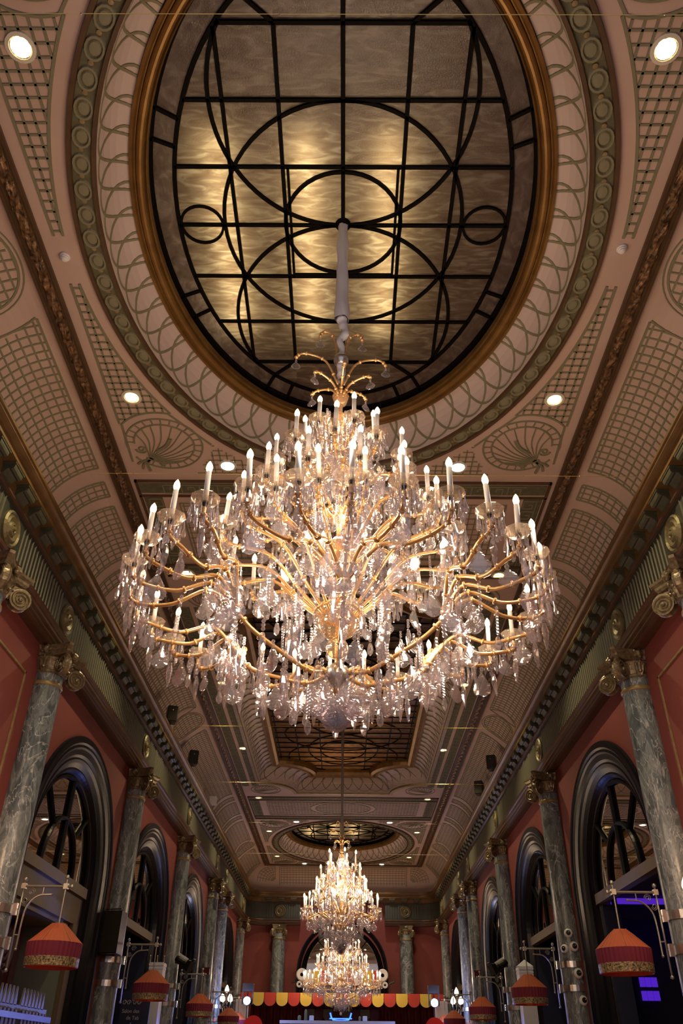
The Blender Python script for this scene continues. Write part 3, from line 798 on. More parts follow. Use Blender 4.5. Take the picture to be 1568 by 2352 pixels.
# modillions: scrolled brackets
bm = BM()
out = [(0, 0), (.175, 0), (.175, -.05), (.165, -.085), (.13, -.10), (.10, -.085), (.07, -.10), (.04, -.15), (0, -.16)]
for yy, sg in ((-.10, -1), (.10, 1)): pass
A = [bm.verts.new((p[0], -.145, p[1])) for p in out]; B = [bm.verts.new((p[0], .145, p[1])) for p in out]
bm.faces.new(A); bm.faces.new(B[::-1])
for k in range(len(out)): j = (k+1) % len(out); bm.faces.new((A[j], A[k], B[k], B[j]))
box(bm, -.01, .187, -.175, .175, -.014, .012)
me_mod = bpy.data.meshes.new('modillion'); bm.to_mesh(me_mod); bm.free(); me_mod.materials.append(MT['modil'])
y = 3.1
while y < YF-.85:
    for s in (-1, 1): link('modillion', me_mod, None, T3, (s*(XF-.05), y, CZ+6.648), (0, 0, PI if s > 0 else 0))
    y += .5375
x = -3.6
while x <= 3.61: link('modillion', me_mod, None, T3, (x, YF-.05, CZ+6.648), (0, 0, -PI/2)); x += .6

# ------------------------------------------------------------------ walls, floor, arches
bm = BM(); box(bm, -9, 9, Y0-2, YW+1.5, -.1, 0); link('floor', bm, 'floor', kind='structure')
ARY = [15.1, 21.55, 28.0, 37.2]
SP = 2.75
def arch_outline(cy, a, b, sp, n=24, z0=0.0): return [(cy-a, z0)] + [(cy-a*math.cos(PI*i/n), CZ+sp+b*math.sin(PI*i/n)) for i in range(n+1)] + [(cy+a, z0)]
for s, side in ((-1, 'left'), (1, 'right')):
    Wl = empty('wall_'+side, kind='structure')
    outer = [(Y0, 0)]
    for cy in ARY: outer += arch_outline(cy, 2.25, 2.05, SP)
    outer += [(YW, 0), (YW, CZ+5.62), (Y0, CZ+5.62)]
    bm = BM(); poly_holes(bm, outer, [], lambda y, z: (s*XW, y, z)); link('wall_face', bm, 'wall', Wl)
    # panel mouldings between the paired columns and beside
    bm = BM()
    for y0, y1 in ((9.75, 11.25), (4.0, 8.4), (31.8, 33.4)):
        for a, b, c, d in ((y0, y1, 4.85, 4.88), (y0, y1, .2, .23), (y0, y0+.03, .2, 4.88), (y1-.03, y1, .2, 4.88)):
            box(bm, s*XW-.02, s*XW+.02, a, b, CZ+c, CZ+d)
    link('panel_moulding', bm, 'goldpale', Wl)
bm = BM(); poly_holes(bm, [(-XW, 0)] + [(-2.0, 0)] + [(-1.95*math.cos(PI*i/24), CZ+3.5+1.95*math.sin(PI*i/24)) for i in range(25)] + [(2.0, 0), (XW, 0), (XW, CZ+6.95), (-XW, CZ+6.95)], [], lambda x, z: (x, YW, z))
We = empty('wall_end', kind='structure'); link('wall_face', bm, 'wall', We)

def arch(name, M, a, b, sp, win, variant, z0=0.0, inner=1.0):
    """M maps local (u along the wall, v out of the wall into the hall, z) to the world"""
    W = empty(name, kind='structure'); n = 40
    def P(u, v, z): return M @ Vector((u, v, z))
    rings = [(1.0, -.02), (1.0, .05), (.985, .07), (.95, .07), (.935, .045), (.915, .05), (.90, .03), (.86, .0), (.84, -.03), (.825, -.02), (.80, -.05), (.765, -.10), (.75, -.09), (.735, -.13), (.715, -.20), (.70, -.20), (.69, -.26)]
    bm = BM(); rows = []
    rings = [(1-(1-k)*inner, v) for k, v in rings]
    for k, v in rings:
        aa, bb = a*k, b*k; row = [bm.verts.new(P(-aa, v, z0))]
        for i in range(n+1): t = PI*i/n; row.append(bm.verts.new(P(-aa*math.cos(t), v, CZ+sp+bb*math.sin(t))))
        row.append(bm.verts.new(P(aa, v, z0))); rows.append(row)
    for r, q in zip(rows, rows[1:]):
        for k in range(len(r)-1): bm.faces.new((r[k], r[k+1], q[k+1], q[k]))
    link('arch_moulding', bm, 'frame', W)
    ai, bi = a*(1-.30*inner), b*(1-.30*inner); vg = -.24; tz = CZ+sp
    # fanlight glass, mullions, transom
    bm = BM(); vs = [bm.verts.new(P(-ai*math.cos(PI*i/n), vg, tz+bi*math.sin(PI*i/n))) for i in range(n+1)]; bm.faces.new(vs)
    link('fanlight_pane', bm, 'mirror', W)
    bm = BM(); tube(bm, [P(-ai*math.cos(PI*i/n), vg+.03, tz+bi*math.sin(PI*i/n)) for i in range(n+1)], .045, 6); link('fanlight_rim', bm, 'frame', W)
    bm = BM(); tube(bm, [P(-ai*.5*math.cos(PI*i/n), vg+.03, tz+bi*.56*math.sin(PI*i/n)) for i in range(n+1)], .04, 6); link('mullion', bm, 'frame', W)
    bm = BM(); tube(bm, [P(0, vg+.03, tz), P(0, vg+.03, tz+bi)], .045, 6); link('mullion', bm, 'frame', W)
    for sg in (-1, 1):
        t = math.radians(48); bm = BM(); tube(bm, [P(sg*ai*.5*math.cos(t), vg+.03, tz+bi*.56*math.sin(t)), P(sg*ai*math.cos(t), vg+.03, tz+bi*math.sin(t))], .035, 6); link('mullion', bm, 'frame', W)
    bm = BM()
    v8 = [P(u, v, z) for u, v, z in ((-ai, vg-.05, tz-.16), (ai, vg-.05, tz-.16), (ai, vg+.1, tz-.16), (-ai, vg+.1, tz-.16), (-ai, vg-.05, tz+.02), (ai, vg-.05, tz+.02), (ai, vg+.1, tz+.02), (-ai, vg+.1, tz+.02))]
    q = [bm.verts.new(p) for p in v8]
    for f in ((0, 3, 2, 1), (4, 5, 6, 7), (0, 1, 5, 4), (1, 2, 6, 5), (2, 3, 7, 6), (3, 0, 4, 7)): bm.faces.new([q[i] for i in f])
    link('transom_bar', bm, 'framebrown', W)
    def pbox(nm, u0, u1, v0, v1, z0_, z1_, m, faces=None):
        bm = BM(); q = [bm.verts.new(P(*p)) for p in ((u0, v0, z0_), (u1, v0, z0_), (u1, v1, z0_), (u0, v1, z0_), (u0, v0, z1_), (u1, v0, z1_), (u1, v1, z1_), (u0, v1, z1_))]
        for f in ((0, 3, 2, 1), (4, 5, 6, 7), (0, 1, 5, 4), (1, 2, 6, 5), (2, 3, 7, 6), (3, 0, 4, 7)): bm.faces.new([q[i] for i in f])
        link(nm, bm, m, W)
    if variant == 'lintel':
        pbox('lintel_panel', -ai, ai, vg-.05, vg+.02, tz-.62, tz-.16, 'framebrown')
        pbox('lintel_soffit', -ai, ai, vg-1.0, vg-.05, tz-.70, tz-.62, 'framebrown')
        pbox('door_jamb', ai-.28, ai, vg-.06, vg+.03, 0, tz-.6, 'framebrown'); pbox('door_jamb', -ai, -ai+.2, vg-.06, vg+.03, 0, tz-.6, 'framebrown')
        pbox('grey_reveal', ai-.33, ai-.28, vg-1.1, vg-.05, 0, tz-.62, 'greypanel')
        bm = BM(); N = 60
        A = []; Bv = []
        for i in range(N+1):
            u = -ai+(2*ai-.3)*i/N; v = vg-.9+.06*math.sin(i*1.35)+.02*math.sin(i*3.1)
            A.append(bm.verts.new(P(u, v, 0))); Bv.append(bm.verts.new(P(u, v+.02*math.sin(i), tz-.66)))
        for i in range(N): bm.faces.new((A[i], A[i+1], Bv[i+1], Bv[i]))
        link('curtain_backdrop', bm, 'curtain', W)
        bm = BM()
        for k in range(7):
            tube(bm, bez([P(-.9+k*.03, vg-.80+k*.01, tz-.7), P(-.2+.05*k, vg-.62, tz-1.0-.09*k), P(.5+.04*k, vg-.7, tz-.68-.05*k)], 6), .05, 6)
        link('curtain_swag', bm, 'curtain', W)
    else:
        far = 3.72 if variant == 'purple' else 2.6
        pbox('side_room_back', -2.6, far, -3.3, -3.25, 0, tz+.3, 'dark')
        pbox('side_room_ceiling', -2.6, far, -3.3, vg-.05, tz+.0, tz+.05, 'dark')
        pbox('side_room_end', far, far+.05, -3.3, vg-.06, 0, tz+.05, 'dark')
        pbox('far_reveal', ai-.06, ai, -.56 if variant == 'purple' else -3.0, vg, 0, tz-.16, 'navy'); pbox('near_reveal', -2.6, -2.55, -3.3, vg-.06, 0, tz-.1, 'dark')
        if variant == 'purple':
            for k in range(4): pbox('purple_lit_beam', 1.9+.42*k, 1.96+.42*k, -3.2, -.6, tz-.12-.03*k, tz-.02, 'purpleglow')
            for z1_ in (1.36, 1.12):
                for q in range(3): pbox('purple_lit_window', far-.05, far-.02, -1.68+.125*q, -1.57+.125*q, CZ+z1_, CZ+z1_+.17, 'purpleglow')
            pbox('dark_beam', 2.2, 2.34, -3.2, -.6, tz-.35, tz, 'dark')
    # back of the mirror so nothing shines through
    return W
def wallM(s, cy):      # u -> +Y, v -> into hall
    return Matrix(((0, -s, 0, s*XW), (1, 0, 0, cy), (0, 0, 1, 0), (0, 0, 0, 1)))
i = 1
for s in (-1, 1):
    for k, cy in enumerate(ARY):
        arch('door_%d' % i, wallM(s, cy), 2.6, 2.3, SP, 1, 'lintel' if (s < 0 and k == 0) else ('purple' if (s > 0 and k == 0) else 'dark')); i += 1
arch('door_%d' % i, Matrix(((1, 0, 0, 0), (0, -1, 0, YW), (0, 0, 1, 0), (0, 0, 0, 1))), 2.15, 2.2, 3.55, 1, 'dark', inner=.62)

# ------------------------------------------------------------------ columns
def scroll_mesh():
    """one diagonal volute: a thick scroll, axis along Y, hanging below the origin"""
    bm = BM(); R = .155
    lathe(bm, [(R, -.055), (R*.93, -.03), (R*.93, .03), (R, .055)], 20, Matrix.Rotation(PI/2, 4, 'X'))
    for sg in (-1, 1):
        M = Matrix.Rotation(PI/2, 4, 'X')
        lathe(bm, [(R, sg*.055), (R*.85, sg*.058), (R*.82, sg*.045), (0, sg*.045)], 20, M)
        pts = []
        for i in range(46):
            t = i/45; r = R*(.9-.74*t); a = -PI*.2+t*2*PI*2.3; pts.append((r*math.cos(a), sg*.05, r*math.sin(a)))
        tube(bm, pts, [.016*(1-.4*k/45) for k in range(46)], 5)
        ball(bm, (0, sg*.055, 0), .032, 8, 4)
    # stalk joining the scroll to the abacus
    tube(bm, bez([(-.30, 0, .13), (-.12, 0, .17), (.03, 0, .155), (.12, 0, .10)], 4), .035, 6)
    me = bpy.data.meshes.new('volute'); bm.to_mesh(me); bm.free(); me.materials.append(MT['cap']); return me
def leaf_mesh():
    bm = BM()
    for dx, h, l in ((-.045, .14, .05), (0, .19, .075), (.045, .14, .05)):
        tube(bm, bez([(0, dx*.5, -.02), (.035, dx, h*.4), (.05, dx*1.2, h*.8), (l+.03, dx*1.4, h*.95), (l+.035, dx*1.4, h*.78)], 3), [.022, .024, .026, .026, .026, .024, .022, .02, .018, .016, .014, .012, .008], 5)
    ball(bm, (.055, 0, .03), .03, 6, 4)
    me = bpy.data.meshes.new('acanthus_leaf'); bm.to_mesh(me); bm.free(); me.materials.append(MT['cap']); return me
me_scroll, me_leaf = scroll_mesh(), leaf_mesh()
def column_meshes():
    d = {}
    bm = BM(); N = 14; pr = []
    for i in range(N+1):
        t = i/N; h = .45+(CZ+5.10-.45)*t; r = .262-.027*t**1.8; pr.append((r, h))
    lathe(bm, pr, 32); d['shaft'] = (bm, 'marble', True)
    bm = BM(); lathe(bm, [(.0, 0), (.40, 0), (.40, .16), (.38, .17), (.38, .22), (.33, .25), (.30, .29), (.31, .32), (.345, .35), (.345, .38), (.30, .42), (.27, .45), (.0, .45)], 28); d['base'] = (bm, 'marble', True)
    bm = BM(); z = CZ+4.89; lathe(bm, [(.236, z-.04), (.25, z-.035), (.262, z-.015), (.25, z), (.256, z+.012), (.236, z+.03)], 28); d['astragal_ring'] = (bm, 'goldpale', True)
    bm = BM(); z = CZ+5.06; lathe(bm, [(.24, z-.01), (.265, z), (.265, z+.03), (.25, z+.045), (.27, z+.1), (.30, z+.17), (.34, z+.22), (.30, z+.26), (.0, z+.26)], 28); d['echinus'] = (bm, 'cap', False)
    # abacus with concave sides and cut corners
    bm = BM(); rows = []
    for sc_, z in ((.86, CZ+5.32), (.94, CZ+5.36), (.94, CZ+5.40), (1.04, CZ+5.44), (1.06, CZ+5.48)):
        row = []
        for q in range(4):
            a0 = q*PI/2+PI/4
            for k in range(9):
                t = -1+2*k/8; rr = .60-.24*(1-abs(t))**.9*1.0
                # walk from one corner to the next along a concave arc
                f = k/8; A = Vector((math.cos(a0), math.sin(a0)))*.60; Bp = Vector((math.cos(a0+PI/2), math.sin(a0+PI/2)))*.60
                p = A.lerp(Bp, .06+.88*f); mid = (A+Bp)/2; p = p - mid.normalized()*.11*math.sin(PI*f); row.append(bm.verts.new((p.x*sc_, p.y*sc_, z)))
        rows.append(row)
    for a, b in zip(rows, rows[1:]):
        for k in range(len(a)): j = (k+1) % len(a); bm.faces.new((a[k], a[j], b[j], b[k]))
    bm.faces.new(rows[0][::-1]); bm.faces.new(rows[-1])
    for q in range(4):      # fleuron in the middle of each side
        a = q*PI/2; c_ = Vector((math.cos(a)*.36, math.sin(a)*.36, CZ+5.40)); ball(bm, c_, .06, 8, 5)
        for k in range(5): ball(bm, c_+Vector((-math.sin(a)*.06*math.cos(k*1.257), math.cos(a)*.06*math.cos(k*1.257), .055*math.sin(k*1.257))), .028, 6, 4)
    d['abacus'] = (bm, 'cap', False)
    return d
def make_column():
    r = empty('marble_column')
    for k, (bm, m, sm) in column_meshes().items(): link(k, bm, m, r, smooth=sm)
    for q in range(4):
        a = q*PI/2+PI/4; link('volute', me_scroll, None, r, (.46*math.cos(a), .46*math.sin(a), CZ+5.13), (0, 0, a))
    for q in range(8):
        a = q*PI/4; rr = .25; link('acanthus_leaf', me_leaf, None, r, (rr*math.cos(a), rr*math.sin(a), CZ+5.10), (0, 0, a))
    return r
col0 = make_column(); first = True
ordn = ['nearest', 'second', 'third', 'fourth', 'fifth', 'sixth', 'seventh', 'farthest']
cols = {}
def place_column(x, y, lab):
    global first
    o = col0 if first else copy_tree(col0); first = False
    o.location = (x, y, 0); tag(o, lab, 'column', 'grey marble columns with gilded scrolled capitals'); return o
desc = {2: 'just short of the first arch', 3: 'between the first and second arch', 4: 'between the second and third arch', 5: 'past the third arch, first of the far pair', 6: 'second of the far pair', 7: 'in the far corner by the end wall', 1: 'nearest to the camera with only its capital scroll in view'}
for k, y in enumerate(COLY):
    if k == 0: continue
    for s, side in ((-1, 'left'), (1, 'right')):
        extra = ''
        if k == 3: extra = ' bearing a black speaker' if s < 0 else ' stuck with five toy eyes'
        cols[(k, s)] = place_column(s*CX_COL, y, 'grey marble column on the %s wall%s, %s' % (side, extra, desc[k]))
for s, side in ((-1, 'left'), (1, 'right')):
    c9 = cols[(9, s)] = place_column(s*3.05, 42.5, 'grey marble column against the end wall %s of its arch' % side)
    for ch in c9.children:
        n_ = ch.name.split('.')[0]
        if n_ in ('shaft', 'base', 'astragal_ring'): ch.scale = (1.28, 1.28, 1)
        elif n_ == 'abacus': ch.scale = (.8, .8, 1)
        elif n_ == 'volute': ch.location.x *= .8; ch.location.y *= .8
# metal bands on the columns (parts)
bm = BM(); lathe(bm, [(.262, -.055), (.272, -.055), (.272, .055), (.262, .055)], 28); box(bm, -.03, .03, -.33, -.265, -.075, .075)
me_bandp = bpy.data.meshes.new('metal_band'); bm.to_mesh(me_bandp); bm.free(); me_bandp.materials.append(MT['steel'])
for k in range(1, 7):
    for s in (-1, 1):
        for h in (1.69, 1.28): link('metal_band', me_bandp, None, cols[(k, s)], (0, 0, CZ+h), (0, 0, -PI/2 if s > 0 else PI/2))

# ------------------------------------------------------------------ bracket lamps on the columns
def shade_wob(k, i): return 1+.012*(1 if k % 2 else -1)
def make_lamp():
    """built for the left side, column axis at origin, arm towards +X"""
    r = empty('bracket_lamp')
    px, lx, zt = 0., .58, CZ+1.98
    bm = BM(); tube(bm, [(px, 0, CZ+.98), (px, 0, zt+.06)], .013, 8); ball(bm, (px, 0, zt+.085), .03, 8, 5); ball(bm, (px, 0, CZ+.97), .025, 8, 5); link('upright_rod', bm, 'rod', r, smooth=True)
    bm = BM(); tube(bm, [(px-.04, 0, zt), (lx+.06, 0, zt)], .017, 8); ball(bm, (lx+.08, 0, zt), .028, 8, 5); box(bm, lx-.03, lx+.03, -.03, .03, zt-.035, zt+.035); box(bm, px-.03, px+.03, -.03, .03, zt-.035, zt+.035); link('cross_arm', bm, 'rod', r)
    bm = BM(); tube(bm, bez([(px+.07, 0, CZ+1.22), (px+.07, 0, CZ+1.55), (px+.10, 0, CZ+1.74), (px+.22, 0, CZ+1.86), (px+.40, 0, CZ+1.88)], 5), .012, 7); ball(bm, (px+.41, 0, CZ+1.88), .018, 6, 4); ball(bm, (px+.07, 0, CZ+1.21), .02, 6, 4)
    tube(bm, [(px+.28, 0, CZ+1.88), (px+.28, 0, zt)], .008, 5); tube(bm, [(px, 0, CZ+1.38), (px+.07, 0, CZ+1.38)], .01, 5)
    for cx_, cz_, rr, sg in ((px+.12, CZ+1.91, .05, 1), (px+.05, CZ+1.80, .045, -1)):
        tube(bm, [(cx_+rr*(1-i/20*.8)*math.cos(sg*i*.55), 0, cz_+rr*(1-i/20*.8)*math.sin(sg*i*.55)) for i in range(20)], .006, 4)
    link('scrolled_brace', bm, 'rod', r)
    bm = BM(); tube(bm, [(lx, 0, CZ+1.50), (lx, 0, zt+.09)], .012, 8); ball(bm, (lx, 0, zt+.12), .03, 8, 5); link('drop_rod', bm, 'rod', r)
    for h in (1.69, 1.28): bm = BM(); tube(bm, [(-.022, 0, CZ+h), (px, 0, CZ+h)], .012, 6); link('clamp_stud', bm, 'steel', r)
    sh = bm = BM(); lathe(bm, [(.085, CZ+1.52), (.16, CZ+1.46), (.26, CZ+1.37), (.355, CZ+1.285)], 72, Matrix.Translation((lx, 0, 0)), wob=shade_wob)
    sho = link('lamp_shade', bm, 'orange', r, label='upper orange pleated part of the shade')
    bm = BM(); lathe(bm, [(.355, CZ+1.285), (.352, CZ+1.2), (.345, CZ+1.11)], 72, Matrix.Translation((lx, 0, 0)), wob=shade_wob); link('crimson_skirt', bm, 'crimson', sho)
    bm = BM(); lathe(bm, [(.345, CZ+1.115), (.352, CZ+1.11), (.348, CZ+1.01), (.34, CZ+1.005)], 36, Matrix.Translation((lx, 0, 0))); link('lace_trim', bm, 'trimlace', sho)
    bm = BM(); lathe(bm, [(.338, CZ+1.0), (.338, CZ+1.2), (.06, CZ+1.5)], 36, Matrix.Translation((lx, 0, 0))); link('coral_lining', bm, 'coral', sho)
    bm = BM()
    for q in range(6):
        a = q*PI/3+.35
        for i in range(14): t = i/13; rr = .088+(.357-.088)*t; ball(bm, (lx+rr*math.cos(a), rr*math.sin(a), CZ+1.522-.235*t), .006, 4, 3)
    link('bead_seam', bm, 'goldpale', sho, kind='stuff')
    return r
lamp0 = make_lamp(); first = True
for k, y in enumerate(COLY):
    if k not in (2, 3, 4, 5, 6): continue
    for s, side in ((-1, 'left'), (1, 'right')):
        o = lamp0 if first else copy_tree(lamp0); first = False
        o.location = (s*(CX_COL-.36), y, 0); o.rotation_euler = (0, 0, 0 if s < 0 else PI)
        tag(o, 'orange and crimson pleated lampshade on a bracket, %s side, %s along the hall' % (side, {2: 'largest and nearest', 3: 'second', 4: 'third', 5: 'fourth', 6: 'last'}[k]), 'lamp', 'bracket lamps with pleated shades')

# torch lamps between paired columns
def make_torch():
    r = empty('torch_lamp')
    bm = BM(); lathe(bm, [(.16, 0), (.16, .05), (.05, .12), (.03, .3), (.025, CZ+1.6), (.05, CZ+1.68), (.03, CZ+1.75), (.03, CZ+1.98), (.07, CZ+2.02), (0, CZ+2.03)], 12)
    link('lamp_stem', bm, 'socket', r, smooth=True)
    for q in range(4):
        a = q*PI/2+PI/4; bm = BM(); tube(bm, bez([(.03*math.cos(a), .03*math.sin(a), CZ+1.62), (.12*math.cos(a), .12*math.sin(a), CZ+1.58), (.19*math.cos(a), .19*math.sin(a), CZ+1.66), (.19*math.cos(a), .19*math.sin(a), CZ+1.76)], 4), .014, 6); link('lamp_arm', bm, 'socket', r)
    for q in range(5):
        a = q*PI/2+PI/4; x, y, z = (.19*math.cos(a), .19*math.sin(a), CZ+1.76) if q < 4 else (0, 0, CZ+2.03)
        bm = BM(); lathe(bm, [(.03, 0), (.065, .04), (.075, .09), (.06, .15), (.035, .2), (.0, .245)], 12, wob=lambda k, i: 1+.07*math.sin(k*2.1+i*1.3))
        link('flame_shade', bm, 'flame', r, (x, y, z), smooth=False)
    return r
t0 = make_torch(); first = True
for x, y, nm in ((-4.47, 10.5, 'left edge of the picture between the near paired columns'), (4.47, 10.5, 'right edge of the picture between the near paired columns'), (-4.05, 32.4, 'left side by the far paired columns'), (4.05, 32.4, 'right side by the far paired columns')):
    o = t0 if first else copy_tree(t0); first = False; o.location = (x, y, 0); o['label'] = 'torch lamp with frosted flame shades, ' + nm; o['category'] = 'lamp'; o['group'] = 'torch lamps between paired columns'
    plight('torch_light', (x, y, CZ+2.5), 22, (1, .62, .34), .12)

# ------------------------------------------------------------------ chandeliers
def mesh_of(name, fn, m, smooth=False):
    bm = BM(); fn(bm); bm.normal_update(); me = bpy.data.meshes.new(name); bm.to_mesh(me); bm.free()
    if smooth:
        for p in me.polygons: p.use_smooth = True
    me.materials.append(MT[m]); return me
me_candle = mesh_of('candle', lambda bm: lathe(bm, [(0, 0), (.0205, 0), (.0205, .265), (.016, .27), (0, .27)], 10), 'candle', True)
me_bulb = mesh_of('bulb', lambda bm: lathe(bm, [(.015, 0), (.021, .012), (.026, .035), (.022, .06), (.010, .085), (0, .1)], 10), 'bulb', True)
me_socket = mesh_of('socket', lambda bm: lathe(bm, [(0, -.05), (.012, -.05), (.018, -.03), (.024, 0), (0, .002)], 8), 'socket')
def pan_fn(bm):
    pr = [(.02, .0), (.05, -.005), (.085, .012), (.105, .045), (.10, .047), (.08, .018), (.02, .006)]
    lathe(bm, pr, 16, wob=lambda k, i: 1+(.05 if k % 2 else 0)*(i in (3, 4)))
me_pan = mesh_of('drip_pan', pan_fn, 'panglass')
def drop_fn(bm, L=.18, r=.018, x=0, y=0, z=0):
    T = Matrix.Translation((x, y, z))
    lathe(bm, [(0, 0), (.006, -.006), (0, -.014)], 4, T)
    lathe(bm, [(0, -.014), (.004, -.03), (.006, -.014-L*.5), (r, -.014-L*.82), (r*.75, -.014-L*.96), (0, -.014-L)], 6, T)
me_drop = mesh_of('teardrop', drop_fn, 'crystal')
def fringe_fn(bm):
    for q in range(10):
        a = q*2*PI/10; L = .15+.07*(q % 2); drop_fn(bm, L, .018, .1*math.cos(a), .1*math.sin(a), .035)
me_fringe = mesh_of('drop_fringe', fringe_fn, 'crystal')
def pendalogue_fn(bm, s=1., w=.045):
    """flat scalloped plate with a bevelled face, hanging below the origin by two beads"""
    ball(bm, (0, 0, -.015), .014, 6, 4); ball(bm, (0, 0, -.045), .017, 6, 4)
    out = []
    for i in range(17):
        t = i/16; y = -.06-.135*s*t; ww = w*s*(.18+.95*math.sin(PI*min(1, t**1.5*1.02))**.8 if 0 < t < 1 else .05)*(1+.10*(i % 2)); out.append((ww, y))
    out2 = out + [(-a, b) for a, b in out[::-1]]
    ins = [(a*.62, b*.9-.012) for a, b in out2]
    for sg in (-1, 1):
        A = [bm.verts.new((a, sg*.002, b)) for a, b in out2]; B = [bm.verts.new((a, sg*.011, b)) for a, b in ins]
        for k in range(len(A)):
            j = (k+1) % len(A)
            bm.faces.new((A[k], A[j], B[j], B[k]) if sg > 0 else (A[j], A[k], B[k], B[j]))
        c = bm.verts.new((0, sg*.014, -.06-.09*s))
        for k in range(len(B)): j = (k+1) % len(B); bm.faces.new((B[k], B[j], c) if sg > 0 else (B[j], B[k], c))
me_pend = [mesh_of('pendalogue', lambda bm, a=a, b=b: pendalogue_fn(bm, a, b), 'crystal') for a, b in ((1.25, .05), (1.0, .056), (1.5, .044))]
def spear_fn(bm):
    for i in range(3): ball(bm, (0, 0, -.015-.03*i), .016, 6, 4)
    lathe(bm, [(0, -.095), (.014, -.11), (.027, -.18), (.019, -.25), (.009, -.31), (0, -.33)], 6)
me_spear = mesh_of('spear_drop', spear_fn, 'crystal')
def chain_fn(bm):
    for i in range(9): ball(bm, (0, 0, -.015-.028*i), .0155, 6, 4)
    lathe(bm, [(0, -.26), (.016, -.275), (.03, -.33), (.022, -.37), (0, -.39)], 6)
me_chain = mesh_of('bead_strand', chain_fn, 'crystal')
def rosette_fn(bm): lathe(bm, [(.034, -.014), (.03, 0), (.034, .014)], 8); 
me_ros = mesh_of('rosette', rosette_fn, 'crystalwarm')

